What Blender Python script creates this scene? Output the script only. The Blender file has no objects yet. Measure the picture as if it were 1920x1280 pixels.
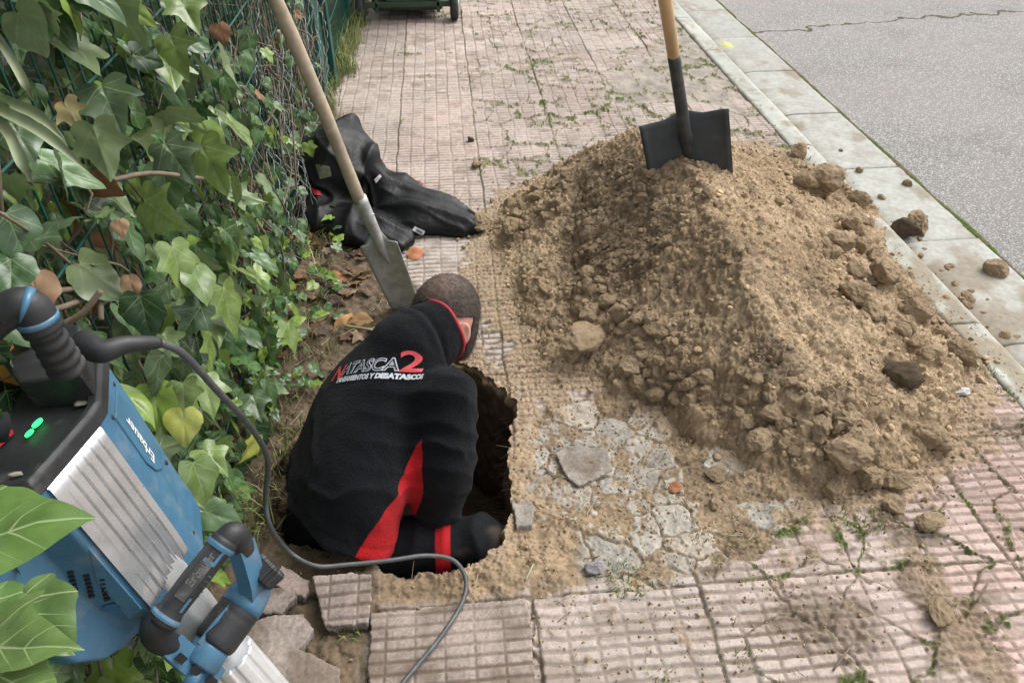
import bpy, math, random
DEBUG = False
import numpy as np
from mathutils import Vector, Matrix
from mathutils.bvhtree import BVHTree

SC = bpy.context.scene
COL = SC.collection
R = np.random.default_rng(11)

# ------------------------------------------------------------------ camera
# phone held 1.6 m above the pavement, looking down the street; +Y runs along the kerb
CAM_H, FPX, PW, PH = 1.6, 1400.0, 1920.0, 1280.0
PITCH = math.atan(1130 / FPX)
YAW = math.atan(160 / (FPX / math.cos(PITCH)))
FWD = np.array([math.sin(YAW) * math.cos(PITCH), math.cos(YAW) * math.cos(PITCH), -math.sin(PITCH)])
RGT = np.array([math.cos(YAW), -math.sin(YAW), 0.0])
UPV = np.cross(RGT, FWD)
EYE = np.array([0.0, 0.0, CAM_H])
cd = bpy.data.cameras.new('camera'); cam = bpy.data.objects.new('camera', cd); COL.objects.link(cam)
cd.sensor_fit = 'HORIZONTAL'; cd.sensor_width = 36.0; cd.lens = 36.0 * FPX / PW
cd.clip_start = 0.05; cd.clip_end = 500
M3 = Matrix((RGT, UPV, -FWD)).transposed()
cam.matrix_world = Matrix.Translation(EYE) @ M3.to_4x4()
SC.camera = cam

# ------------------------------------------------------------------ light: overcast day, soft sun high on the right
SUN_EL, SUN_AZ = math.radians(52), math.radians(62)      # azimuth from +Y towards +X
w = bpy.data.worlds.new('World'); SC.world = w; w.use_nodes = True
nt = w.node_tree; nt.nodes.clear()
sky = nt.nodes.new('ShaderNodeTexSky'); sky.sky_type = 'NISHITA'; sky.sun_disc = False
sky.sun_elevation = SUN_EL; sky.sun_rotation = SUN_AZ
sky.air_density = 1.0; sky.dust_density = 4.0; sky.ozone_density = 1.0
hs = nt.nodes.new('ShaderNodeHueSaturation'); hs.inputs['Saturation'].default_value = 0.13
bg = nt.nodes.new('ShaderNodeBackground'); bg.inputs['Strength'].default_value = 0.15
wo = nt.nodes.new('ShaderNodeOutputWorld')
nt.links.new(sky.outputs[0], hs.inputs['Color']); nt.links.new(hs.outputs[0], bg.inputs['Color']); nt.links.new(bg.outputs[0], wo.inputs['Surface'])
sl = bpy.data.lights.new('sun', 'SUN'); sl.energy = 1.15; sl.angle = math.radians(42); sl.color = (1.0, 0.965, 0.91)
so = bpy.data.objects.new('sun', sl); COL.objects.link(so)
sd = Vector((math.cos(SUN_EL) * math.sin(SUN_AZ), math.cos(SUN_EL) * math.cos(SUN_AZ), math.sin(SUN_EL)))
so.rotation_euler = sd.to_track_quat('Z', 'Y').to_euler(); so.location = (4, 4, 8)
SC.view_settings.view_transform = 'Standard'; SC.view_settings.look = 'None'
SC.view_settings.exposure = 0.84; SC.view_settings.gamma = 1.0
SC.view_settings.use_curve_mapping = False

# ------------------------------------------------------------------ helpers: points
def ray(px, py): return FWD + RGT * (px - PW / 2) / FPX - UPV * (py - PH / 2) / FPX
def at(px, py, z=0.0):
    "the world point of height z that a photo pixel sees"
    d = ray(px, py); return EYE + d * ((z - CAM_H) / d[2])
def dep(px, py, d): return EYE + ray(px, py) * d
def onpl(px, py, Q, n):
    d = ray(px, py); return EYE + d * (((Q - EYE) @ n) / (d @ n))
def nrm(v): v = np.asarray(v, float); return v / (np.linalg.norm(v, axis=-1, keepdims=True) + 1e-12)
def sstep(a, b, x): t = np.clip((x - a) / (b - a), 0, 1); return t * t * (3 - 2 * t)
def lerp(a, b, t): return a + (b - a) * t

# ------------------------------------------------------------------ helpers: noise
def _h(*k):
    h = np.zeros(np.broadcast(*k).shape, np.uint32) + np.uint32(0x9E3779B9)
    for i, a in enumerate(k):
        h = (h ^ (np.asarray(a).astype(np.int64) & 0xFFFFFFFF).astype(np.uint32)) * np.uint32(0x85EBCA6B)
        h ^= h >> np.uint32(13); h = h * np.uint32(0xC2B2AE35); h ^= h >> np.uint32(16)
    return h.astype(np.float64) / 4294967295.0
def vn2(x, y, s=0):
    i = np.floor(x); j = np.floor(y); u = x - i; v = y - j
    u = u * u * u * (u * (u * 6 - 15) + 10); v = v * v * v * (v * (v * 6 - 15) + 10)
    return lerp(lerp(_h(i, j, s), _h(i + 1, j, s), u), lerp(_h(i, j + 1, s), _h(i + 1, j + 1, s), u), v) * 2 - 1
def fbm2(x, y, o=4, s=0, g=.5):
    r = 0; a = 1; t = 0
    for k in range(o):
        c, sn = math.cos(.6 * k), math.sin(.6 * k)
        r = r + a * vn2((x * c - y * sn) * 2 ** k, (x * sn + y * c) * 2 ** k, s + k * 17); t += a; a *= g
    return r / t
def vn3(p, s=0):
    i = np.floor(p); f = p - i; f = f * f * (3 - 2 * f); a, b, c = i.T; u, v, w_ = f.T
    g = lambda da, db, dc: _h(a + da, b + db, c + dc, s)
    return lerp(lerp(lerp(g(0,0,0), g(1,0,0), u), lerp(g(0,1,0), g(1,1,0), u), v),
                lerp(lerp(g(0,0,1), g(1,0,1), u), lerp(g(0,1,1), g(1,1,1), u), v), w_) * 2 - 1
def fbm3(p, o=3, s=0, g=.5):
    r = 0; a = 1; t = 0
    for k in range(o): r = r + a * vn3(p * 2 ** k + 7.3 * k, s + 31 * k); t += a; a *= g
    return r / t
def cell2(x, y, s=0):
    "nearest, second distance and id of jittered cells of unit size"
    i = np.floor(x); j = np.floor(y); f1 = np.full(x.shape, 9.); f2 = np.full(x.shape, 9.); cid = np.zeros(x.shape)
    for a in (-1, 0, 1):
        for b in (-1, 0, 1):
            ci, cj = i + a, j + b
            d = np.hypot(ci + _h(ci, cj, s) - x, cj + _h(ci, cj, s + 7) - y)
            n = d < f1
            f2 = np.where(n, f1, np.minimum(f2, d)); cid = np.where(n, _h(ci, cj, s + 13), cid); f1 = np.where(n, d, f1)
    return f1, f2, cid
def polydist(x, y, P):
    "signed distance to a closed polygon, negative inside"
    P = np.asarray(P, float)[:, :2]; sh = x.shape; x = x.ravel(); y = y.ravel(); d = np.full(x.shape, 1e9); ins = np.zeros(x.shape, bool)
    for k in range(len(P)):
        a = P[k]; b = P[(k + 1) % len(P)]; e = b - a
        t = np.clip(((x - a[0]) * e[0] + (y - a[1]) * e[1]) / (e @ e), 0, 1)
        d = np.minimum(d, (x - a[0] - t * e[0]) ** 2 + (y - a[1] - t * e[1]) ** 2)
        if a[1] != b[1]: ins ^= ((a[1] > y) != (b[1] > y)) & (x < (b[0] - a[0]) * (y - a[1]) / (b[1] - a[1]) + a[0])
    return (np.sqrt(d) * np.where(ins, -1, 1)).reshape(sh)

# ------------------------------------------------------------------ helpers: objects
ORG = {}
def origin(o): return ORG.get(o.name, np.zeros(3))
def tag(o, label=None, cat=None, group=None, kind=None):
    if label: o['label'] = label
    if cat: o['category'] = cat
    if group: o['group'] = group
    if kind: o['kind'] = kind
    return o
def mesh(name, V, F, mats=(), smooth=True, col=None, vec=None, mi=None):
    me = bpy.data.meshes.new(name); V = np.asarray(V, np.float32)
    if isinstance(F, np.ndarray):
        n, k = F.shape; lv = F.ravel(); ls = np.arange(n) * k
    else:
        n = len(F); lv = np.fromiter((i for f in F for i in f), np.int32); ln = np.array([len(f) for f in F]); ls = np.concatenate([[0], np.cumsum(ln)[:-1]])
    me.vertices.add(len(V)); me.vertices.foreach_set('co', V.ravel())
    me.loops.add(len(lv)); me.loops.foreach_set('vertex_index', lv.astype(np.int32))
    me.polygons.add(n); me.polygons.foreach_set('loop_start', ls.astype(np.int32))
    if mi is not None: me.polygons.foreach_set('material_index', np.asarray(mi, np.int32))
    me.update(calc_edges=True); me.validate()
    me.polygons.foreach_set('use_smooth', np.full(len(me.polygons), bool(smooth)))
    if col is not None:
        c = np.ones((len(V), 4), np.float32); c[:, :3] = col
        me.color_attributes.new('Col', 'FLOAT_COLOR', 'POINT').data.foreach_set('color', c.ravel())
    if vec is not None:
        me.attributes.new('lc', 'FLOAT_VECTOR', 'POINT').data.foreach_set('vector', np.asarray(vec, np.float32).ravel())
    for m in (mats if isinstance(mats, (list, tuple)) else [mats]): me.materials.append(m)
    return me
def obj(name, V, F, mat, parent=None, loc=None, **k):
    "world-space vertices -> one object; loc is the object's own origin, a child keeps its parent's frame"
    base = origin(parent) if parent else np.zeros(3)
    L = base if loc is None else np.asarray(loc, float)
    o = bpy.data.objects.new(name, mesh(name, np.asarray(V) - L, F, mat, **k)); COL.objects.link(o)
    if parent: o.parent = parent
    o.location = L - base; ORG[o.name] = L
    return o
def empty(name, loc, label, cat, group=None):
    o = bpy.data.objects.new(name, None); COL.objects.link(o); o.location = loc; o.empty_display_size = .1; ORG[o.name] = np.asarray(loc, float)
    return tag(o, label, cat, group)
def bevel(o, w_, seg=2, ang=35):
    m = o.modifiers.new('bevel', 'BEVEL'); m.width = w_; m.segments = seg; m.limit_method = 'ANGLE'; m.angle_limit = math.radians(ang); return o

class MB:
    "collects pieces; .put(name, material, parent) links them as ONE mesh"
    def __init__(s): s.V = []; s.F = []; s.n = 0; s.C = []; s.L = []
    def add(s, V, F, c=None, l=None):
        V = np.asarray(V, float).reshape(-1, 3); s.V.append(V)
        s.F.extend(tuple(int(i) + s.n for i in f) for f in F); s.n += len(V)
        s.C.append(np.broadcast_to(np.array(c if c is not None else (1, 1, 1), float), V.shape))
        s.L.append(l if l is not None else np.zeros_like(V)); return s
    def put(s, name, mat, parent=None, loc=None, col=False, vec=False, **k):
        return obj(name, np.concatenate(s.V), s.F, mat, parent, loc, col=np.concatenate(s.C) if col else None, vec=np.concatenate(s.L) if vec else None, **k)
    def box(s, c, ax, ay, az, c_=None):
        c, ax, ay, az = (np.asarray(v, float) for v in (c, ax, ay, az))
        V = [c + i * ax + j * ay + k * az for i in (-1, 1) for j in (-1, 1) for k in (-1, 1)]
        return s.add(V, [(0,1,3,2), (4,6,7,5), (0,4,5,1), (2,3,7,6), (0,2,6,4), (1,5,7,3)], c_)
    def tube(s, P, r, n=8, caps=True, c=None, flat=None):
        P = np.asarray(P, float); m = len(P); r = np.broadcast_to(np.asarray(r, float), (m,))
        T = nrm(np.gradient(P, axis=0)); ref = np.array([0, 0, 1.]) if abs(T[0] @ [0, 0, 1.]) < .9 else np.array([1., 0, 0])
        if flat is not None: ref = np.asarray(flat[0], float)
        a = np.arange(n) * 2 * math.pi / n; V = []
        u = nrm(np.cross(T[0], ref))
        for i in range(m):
            u = nrm(u - (u @ T[i]) * T[i]); v = np.cross(T[i], u)
            k = 1 if flat is None else flat[1]
            V.append(P[i] + r[i] * (np.cos(a)[:, None] * u + k * np.sin(a)[:, None] * v))
        F = [(i * n + j, i * n + (j + 1) % n, (i + 1) * n + (j + 1) % n, (i + 1) * n + j) for i in range(m - 1) for j in range(n)]
        if caps: F += [tuple(range(n))[::-1], tuple((m - 1) * n + j for j in range(n))]
        return s.add(np.concatenate(V), F, c)
    def prism(s, poly, ext, c=None):
        "polygon of 3-D points pushed along ext"
        P = np.asarray(poly, float); n = len(P); e = np.asarray(ext, float)
        return s.add(np.concatenate([P, P + e]), [tuple(range(n))[::-1], tuple(n + i for i in range(n))] + [(i, (i + 1) % n, n + (i + 1) % n, n + i) for i in range(n)], c)
    def loft(s, rings, caps=True, c=None):
        n = len(rings[0]); m = len(rings)
        F = [(i * n + j, i * n + (j + 1) % n, (i + 1) * n + (j + 1) % n, (i + 1) * n + j) for i in range(m - 1) for j in range(n)]
        if caps: F += [tuple(range(n))[::-1], tuple((m - 1) * n + j for j in range(n))]
        return s.add(np.concatenate([np.asarray(r) for r in rings]), F, c)
def curve(P, n=40):
    "smooth line through the points"
    P = np.asarray(P, float); Q = np.concatenate([[2 * P[0] - P[1]], P, [2 * P[-1] - P[-2]]]); out = []
    m = len(P) - 1; k = max(2, n // m)
    for i in range(m):
        a, b, c, d = Q[i:i + 4]
        for t in np.linspace(0, 1, k, endpoint=(i == m - 1)):
            out.append(.5 * ((2 * b) + (c - a) * t + (2 * a - 5 * b + 4 * c - d) * t * t + (3 * b - a - 3 * c + d) * t ** 3))
    return np.array(out)
def ico(sub):
    import bmesh
    b = bmesh.new(); bmesh.ops.create_icosphere(b, subdivisions=sub, radius=1)
    V = np.array([v.co[:] for v in b.verts]); F = np.array([[v.index for v in f.verts] for f in b.faces]); b.free(); return V, F
def grid_faces(ny, nx):
    i = np.arange((ny - 1) * nx).reshape(ny - 1, nx)[:, :-1]
    return np.stack([i, i + 1, i + nx + 1, i + nx], -1).reshape(-1, 4)
def rotm(ax, a):
    return np.array(Matrix.Rotation(a, 3, Vector(ax)))

# signed distance shapes and their surface
def sd_cap(p, a, b, ra, rb=None):
    rb = ra if rb is None else rb; a = np.asarray(a, float); e = np.asarray(b, float) - a
    t = np.clip((p - a) @ e / (e @ e), 0, 1); return np.linalg.norm(p - a - t[:, None] * e, axis=1) - (ra + (rb - ra) * t)
def sd_ell(p, c, B, r):
    "ellipsoid; rows of B are its axes"
    q = (p - np.asarray(c)) @ np.asarray(B).T; r = np.asarray(r, float)
    k = np.linalg.norm(q / r, axis=1); return k * (k - 1) / (np.linalg.norm(q / (r * r), axis=1) + 1e-9)
def smin(a, b, k): h = np.clip(.5 + .5 * (b - a) / k, 0, 1); return lerp(b, a, h) - k * h * (1 - h)
def surf(f, lo, hi, h):
    "surface nets of f(points) < 0"
    lo = np.asarray(lo, float); n = np.ceil((np.asarray(hi) - lo) / h).astype(int) + 1
    ax = [lo[i] + h * np.arange(n[i]) for i in range(3)]
    G = np.stack(np.meshgrid(*ax, indexing='ij'), -1).reshape(-1, 3)
    D = np.concatenate([f(G[k:k + 400000]) for k in range(0, len(G), 400000)]).reshape(n)
    S = D < 0; cs = n - 1; acc = np.zeros((*cs, 3)); cnt = np.zeros(cs)
    for a in range(3):
        b, c = [(1, 2), (0, 2), (0, 1)][a]
        for db in (0, 1):
            for dc in (0, 1):
                s0 = [slice(None)] * 3; s0[a] = slice(0, -1); s0[b] = slice(db, n[b] - 1 + db); s0[c] = slice(dc, n[c] - 1 + dc)
                s1 = list(s0); s1[a] = slice(1, None)
                d0, d1 = D[tuple(s0)], D[tuple(s1)]; cr = (d0 < 0) != (d1 < 0)
                t = np.where(cr, d0 / np.where(cr, d0 - d1, 1), 0)
                acc[..., a] += np.where(cr, t, 0); acc[..., b] += np.where(cr, db, 0); acc[..., c] += np.where(cr, dc, 0); cnt += cr
    m = cnt > 0; idx = -np.ones(cs, int); idx[m] = np.arange(m.sum())
    V = lo + h * (np.argwhere(m) + acc[m] / cnt[m][:, None]); F = []
    for a in range(3):
        b, c = [(1, 2), (2, 0), (0, 1)][a]
        s0 = [slice(1, -1)] * 3; s0[a] = slice(0, -1); s1 = list(s0); s1[a] = slice(1, None)
        x0, x1 = S[tuple(s0)], S[tuple(s1)]; e = np.argwhere(x0 != x1); fl = x0[tuple(e.T)]
        off = np.ones(3, int); off[a] = 0; e = e + off
        ub = np.zeros(3, int); ub[b] = 1; uc = np.zeros(3, int); uc[c] = 1
        q = np.stack([idx[tuple((e - ub - uc).T)], idx[tuple((e - uc).T)], idx[tuple(e.T)], idx[tuple((e - ub).T)]], -1)
        q[~fl] = q[~fl][:, ::-1]; F.append(q)
    F = np.concatenate(F); return V, F[(F >= 0).all(1)]
def vnormals(V, F):
    n = np.cross(V[F[:, 2]] - V[F[:, 0]], V[F[:, 3 if F.shape[1] > 3 else 1]] - V[F[:, 1 if F.shape[1] > 3 else 0]])
    if F.shape[1] == 3: n = np.cross(V[F[:, 1]] - V[F[:, 0]], V[F[:, 2]] - V[F[:, 0]])
    N = np.zeros_like(V)
    for k in range(F.shape[1]): np.add.at(N, F[:, k], n)
    return nrm(N)
def relax(V, F, it=2, lam=.5):
    E = np.concatenate([F[:, [k, (k + 1) % F.shape[1]]] for k in range(F.shape[1])])
    for _ in range(it):
        A = np.zeros_like(V); c = np.zeros(len(V)); np.add.at(A, E[:, 0], V[E[:, 1]]); np.add.at(c, E[:, 0], 1)
        np.add.at(A, E[:, 1], V[E[:, 0]]); np.add.at(c, E[:, 1], 1); V = lerp(V, A / np.maximum(c, 1)[:, None], lam)
    return V

# ------------------------------------------------------------------ helpers: materials
def mat(name, base=(.5, .5, .5), rough=.6, metal=0, var=.25, vs=30., bump=None, col=False, hue=None, spec=.5, sheen=0, coat=0, stain=None, emit=None):
    """base colour (times the painted Col attribute if col), broken up by noise of relative size var;
    bump = [(scale, strength, distance)]; stain = (colour, scale, threshold lo, hi)"""
    m = bpy.data.materials.new(name); m.use_nodes = True; t = m.node_tree; N = t.nodes; Lk = t.links
    b = N['Principled BSDF']; b.inputs['Roughness'].default_value = rough; b.inputs['Metallic'].default_value = metal
    b.inputs['Specular IOR Level'].default_value = spec; b.inputs['Sheen Weight'].default_value = sheen; b.inputs['Coat Weight'].default_value = coat
    tc = N.new('ShaderNodeTexCoord')
    def noise(s, d=5, r=.6):
        n = N.new('ShaderNodeTexNoise'); n.inputs['Scale'].default_value = s; n.inputs['Detail'].default_value = d; n.inputs['Roughness'].default_value = r
        Lk.new(tc.outputs['Object'], n.inputs['Vector']); return n.outputs[0]
    def mixc(kind, a, bb, f):
        x = N.new('ShaderNodeMix'); x.data_type = 'RGBA'; x.blend_type = kind
        for i, v in ((6, a), (7, bb)):
            if isinstance(v, (tuple, list)): x.inputs[i].default_value = (*v, 1)
            else: Lk.new(v, x.inputs[i])
        if isinstance(f, float): x.inputs[0].default_value = f
        else: Lk.new(f, x.inputs[0])
        return x.outputs[2]
    def ramp(v, a, c, lo=0., hi=1.):
        x = N.new('ShaderNodeMapRange'); Lk.new(v, x.inputs[0])
        for i, q in enumerate((a, c, lo, hi)): x.inputs[i + 1].default_value = q
        return x.outputs[0]
    c = N.new('ShaderNodeRGB'); c.outputs[0].default_value = (*base, 1); c = c.outputs[0]
    if col:
        a = N.new('ShaderNodeAttribute'); a.attribute_name = 'Col'; c = mixc('MULTIPLY', c, a.outputs[0], 1.0)
    if var:
        k = N.new('ShaderNodeCombineColor'); f = ramp(noise(vs), .3, .7, 1 - var, 1 + var)
        for i in range(3): Lk.new(f, k.inputs[i])
        c = mixc('MULTIPLY', c, k.outputs[0], 1.0)
    if hue: c = mixc('MIX', c, hue[0], ramp(noise(hue[1], 3), .5 - hue[2], .5 + hue[2], 0, hue[3]))
    if stain: c = mixc('MIX', c, stain[0], ramp(noise(stain[1], 7, .7), stain[2], stain[3], 0, stain[4] if len(stain) > 4 else 1.))
    Lk.new(c, b.inputs['Base Color'])
    if rough < .95: Lk.new(ramp(noise(vs * .7 + 3), .3, .7, max(.05, rough - .12), min(1, rough + .12)), b.inputs['Roughness'])
    last = None
    for s, st, dist in (bump or []):
        x = N.new('ShaderNodeBump'); x.inputs['Strength'].default_value = st; x.inputs['Distance'].default_value = dist
        Lk.new(noise(s, 4, .65), x.inputs['Height'])
        if last: Lk.new(last, x.inputs['Normal'])
        last = x.outputs[0]
    if last: Lk.new(last, b.inputs['Normal'])
    if emit: b.inputs['Emission Color'].default_value = (*emit[0], 1); b.inputs['Emission Strength'].default_value = emit[1]
    return m
# ================================================================== SETTING
SOIL = np.array([.335, .245, .155]); DARKSOIL = np.array([.105, .077, .049])
PINK = np.array([.49, .345, .300]); GREYT = np.array([.455, .395, .350]); CONC = np.array([.335, .32, .285]); MOSS = np.array([.085, .105, .030])
PIT = np.array([at(*p)[:2] for p in [(478, 960), (500, 880), (560, 800), (640, 715), (700, 655), (790, 640), (880, 688), (946, 732), (966, 768), (954, 830), (950, 900), (962, 960), (945, 1018), (905, 1048), (830, 1076), (760, 1080), (690, 1047), (600, 1028), (540, 1005)]])
def dense(P, step):
    out = []
    for a, b in zip(P, np.roll(P, -1, 0)):
        n = max(1, int(np.hypot(*(b - a)) / step)); out += [a + (b - a) * t / n for t in range(n)]
    return np.array(out)
pd = dense(PIT, .006)
pn = np.roll(pd, -1, 0) - np.roll(pd, 1, 0); pn = nrm(np.stack([pn[:, 1], -pn[:, 0]], 1))
if polydist(*(pd[:1] + pn[:1] * .02).T, PIT)[0] < 0: pn = -pn
PITF = pd + pn * (.018 * fbm2(pd[:, 0] * 11, pd[:, 1] * 11, 3, 5) + .007 * vn2(pd[:, 0] * 45, pd[:, 1] * 45, 9) + .002 * vn2(pd[:, 0] * 150, pd[:, 1] * 150, 10))[:, None]
HEAPFOOT = np.array([at(*p)[:2] for p in [(905, 420), (930, 500), (965, 570), (1000, 640), (1030, 700), (1120, 720), (1200, 740), (1300, 800), (1400, 850), (1470, 900), (1600, 925), (1700, 880), (1790, 830), (1818, 690), (1745, 590), (1670, 480), (1640, 390), (1570, 340), (1480, 290), (1350, 275), (1180, 300), (1060, 330), (960, 370)]])

ys = np.concatenate([np.linspace(-3, .42, 60, endpoint=False), np.arange(.42, 2.0, .0028)])
y = 2.0; g = []
while y < 9: g.append(y); y += .0032 * (1 + (y - 2.0) * 1.1)
ys = np.concatenate([ys, g, np.linspace(9, 60, 120)]); xs = np.arange(-.76, 1.705, .0034)
X, Y = np.meshgrid(xs, ys); X = X.ravel(); Y = Y.ravel()
wx = X + .004 * vn2(X * 9, Y * 9, 1) + .002 * vn2(X * 40, Y * 40, 2); wy = Y + .004 * vn2(X * 9, Y * 9, 3) + .002 * vn2(X * 40, Y * 40, 4)
ti = np.floor((wx + .26) / .4); tj = np.floor((wy - 1.0) / .4); u = wx + .26 - ti * .4; v = wy - 1.0 - tj * .4
th = _h(ti, tj, 3); th2 = _h(ti, tj, 8)
# cracked tiles
cx = wx + .014 * vn2(X * 13, Y * 13, 21) + .006 * vn2(X * 45, Y * 45, 23); cy = wy + .014 * vn2(X * 13, Y * 13, 22) + .006 * vn2(X * 45, Y * 45, 24)
f1, f2, cid = cell2(cx / .17, cy / .17, 31); ced = (f2 - f1) * .17
zone = np.maximum(sstep(.45, .75, X) * sstep(1.9, 1.4, Y), sstep(.05, .25, X) * sstep(3.0, 3.4, Y) * sstep(7.5, 6, Y) * .95)
zone = np.maximum(zone, .95 * sstep(1.25, 1.5, X) * sstep(3.2, 2.6, Y))
crk = (th2 < .16 + .84 * zone)
jd = np.minimum(np.minimum(u, .4 - u), np.minimum(v, .4 - v))
edge = np.where(crk, np.minimum(jd, ced * .6), jd)
fz = np.where(crk, (cid - .5) * .010, 0) + (th - .5) * .006 + (u - .2) * (_h(ti, tj, 4) - .5) * .03 + (v - .2) * (_h(ti, tj, 5) - .5) * .03
wear = sstep(-.2, .5, fbm2(X * 3, Y * 3, 3, 41)) * .35
bu = np.abs(((u + .012 * np.where(crk, cid - .5, 0)) / .0667) % 1 - .5) * .0667; bv = np.abs((v / .02857) % 1 - .5) * .02857
gu = 1 - sstep(.0022, .0058, .0333 - bu); gv = 1 - sstep(.0030, .0068, .01428 - bv)
bid = _h(np.floor(u / .0667) + ti * 6, np.floor(v / .02857) + tj * 14, 12)                          # single bars: some are chipped away
gone = (bid < .05 + .12 * zone) * (.5 + .5 * vn2(X * 30, Y * 30, 14))
groove = np.maximum(np.maximum(gu * .75, gv) * (1 - wear), gone * .8)
gr = 1 - sstep(.0012, .0050, edge + .0020 * vn2(X * 70, Y * 70, 51) + .0012 * vn2(X * 190, Y * 190, 52))
Z = fz - .0052 * groove - .0048 * gr + .0012 * fbm2(X * 120, Y * 120, 2, 61)
tone = .88 + .26 * (th2 - .5) + .16 * fbm2(X * 5, Y * 5, 4, 71) + .10 * np.where(crk, cid - .5, 0) + .10 * (bid - .5)
pinkness = np.clip(.12 + .75 * sstep(.55, 1.15, X + .25 * fbm2(X * 2, Y * 2, 2, 81)) * sstep(2.9, 1.7, Y) + .22 * sstep(2.6, 3.6, Y) + .5 * (th - .5), 0, 1)
C = lerp(GREYT, PINK, pinkness[:, None]) * tone[:, None]
speck = vn2(X * 230, Y * 230, 83); C *= (1 + .10 * speck + .10 * vn2(X * 90, Y * 90, 84))[:, None]
pale = sstep(.25, .6, fbm2(X * 8, Y * 8, 4, 87)); C = lerp(C, np.array([.47, .42, .40]), (.35 * pale)[:, None])
film = sstep(-.45, .45, fbm2(X * 2.6, Y * 2.6, 5, 88) + .25 * fbm2(X * 35, Y * 35, 3, 89)); C = lerp(C, np.array([.37, .328, .295]) * (1 + .12 * speck)[:, None], (.15 + .42 * film * (1 - .85 * sstep(.9, 1.2, X) * sstep(2.2, 1.6, Y)))[:, None])
blot = sstep(.12, .4, fbm2(X * 11, Y * 11, 5, 86, .62)); C = lerp(C, np.array([.21, .172, .14]), (.5 * blot)[:, None])
# dirt lying in grooves and joints
gd = np.clip(groove * (.72 + .5 * fbm2(X * 6, Y * 6, 3, 91)) + gr * .9, 0, 1)
C = lerp(C, lerp(np.array([.135, .10, .074]), np.array([.225, .178, .135]), (gr * sstep(-.3, .2, fbm2(X * 3.3, Y * 3.3, 3, 92)))[:, None]), (np.clip(gd, 0, 1) * .9)[:, None])
# rough bed of concrete and cobble left where tiles are gone
cpoly = np.array([at(*p)[:2] for p in [(965, 1040), (940, 900), (985, 790), (1130, 735), (1300, 790), (1450, 850), (1540, 930), (1500, 1000), (1420, 1060), (1180, 1095), (1010, 1110)]])
cd_ = polydist(X, Y, cpoly) + .05 * fbm2(X * 7, Y * 7, 3, 101)
cm = sstep(.015, -.015, cd_)
k1, k2, kid = cell2((X + .006 * vn2(X * 40, Y * 40, 5)) / .105, (Y + .006 * vn2(X * 40, Y * 40, 6)) / .105, 111)
sedge = (k2 - k1) * .105 + .004 * fbm2(X * 70, Y * 70, 3, 6)
stone = sstep(.002, .008, sedge) * (kid > .12)
over = sstep(.02, .12, fbm2(X * 9, Y * 9, 4, 7) * .9 + .55 * fbm2(X * 55, Y * 55, 3, 9) + .30 * (_h((kid * 9999).astype(int), 3) - .5) - .045)          # soil lying over them, ragged
stone = stone * (1 - over)
cz = -.014 + .007 * stone * (.5 + .8 * kid) + .006 * over + .006 * fbm2(X * 30, Y * 30, 4, 112) + .0028 * fbm2(X * 130, Y * 130, 2, 113)
soilc = SOIL * (.62 + .28 * fbm2(X * 13, Y * 13, 4, 121) + .22 * vn2(X * 160, Y * 160, 122))[:, None]
cc = lerp(soilc, lerp(CONC, np.array([.34, .285, .225]), (_h((kid * 7777).astype(int), 5) * .75)[:, None]) * (.92 + .30 * fbm2(X * 40, Y * 40, 4, 123) + .16 * speck + .34 * (kid - .55))[:, None], (stone * .92)[:, None])
Z = lerp(Z, cz, cm); C = lerp(C, cc, cm[:, None])
# far patch by the kerb where the tiles have been replaced by crumbling cement
p2 = np.array([at(*p)[:2] for p in [(1120, 190), (1180, 120), (1250, 60), (1285, 50), (1385, 160), (1400, 215), (1290, 195)]])
m2 = sstep(.05, -.05, polydist(X, Y, p2) + .12 * fbm2(X * 4, Y * 4, 3, 131))
Z = lerp(Z, -.008 + .008 * fbm2(X * 20, Y * 20, 4, 132), m2); C = lerp(C, np.array([.27, .235, .20]) * (1 + .4 * fbm2(X * 15, Y * 15, 4, 133))[:, None], m2[:, None])
# bare soil along the fence
xe = np.interp(Y, [-3, .4, 1.12, 1.2, 2.0, 2.35, 2.6, 2.85, 3.2, 4.4, 5.3, 9, 60], [-.2, -.22, -.24, .05, .02, -.14, -.25, -.40, -.58, -.63, -.56, -.6, -.6]) + .05 * fbm2(X * 5, Y * 5, 3, 141)
sm = sstep(.02, -.02, X - xe)
lip = sstep(.02, -.03, polydist(X, Y, np.array([at(*p)[:2] for p in [(690, 1140), (1010, 1108), (1100, 1090), (1090, 1000), (960, 900), (940, 1040), (680, 1040)]])) + .03 * fbm2(X * 12, Y * 12, 3, 143))
sm = np.maximum(sm, lip)
s1, s2, sid = cell2(X / .03, Y / .03, 145); q1, q2, qid = cell2(X / .012, Y / .012, 146)
sz = -.012 + .018 * fbm2(X * 6, Y * 6, 4, 142) + .010 * (1 - s1) * (sid > .4) + .005 * (1 - q1)
lipm = np.maximum(lip, sstep(.14, .0, np.abs(polydist(X, Y, PIT))) * .6 * sstep(-.3, .1, X))
dsc = lerp(DARKSOIL, SOIL * .78, np.clip(lipm + .35 * fbm2(X * 7, Y * 7, 3, 147), 0, 1)[:, None]) * (1 + .35 * fbm2(X * 45, Y * 45, 4, 148) + .2 * speck)[:, None]
Z = lerp(Z, sz, sm); C = lerp(C, dsc, sm[:, None])
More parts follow.
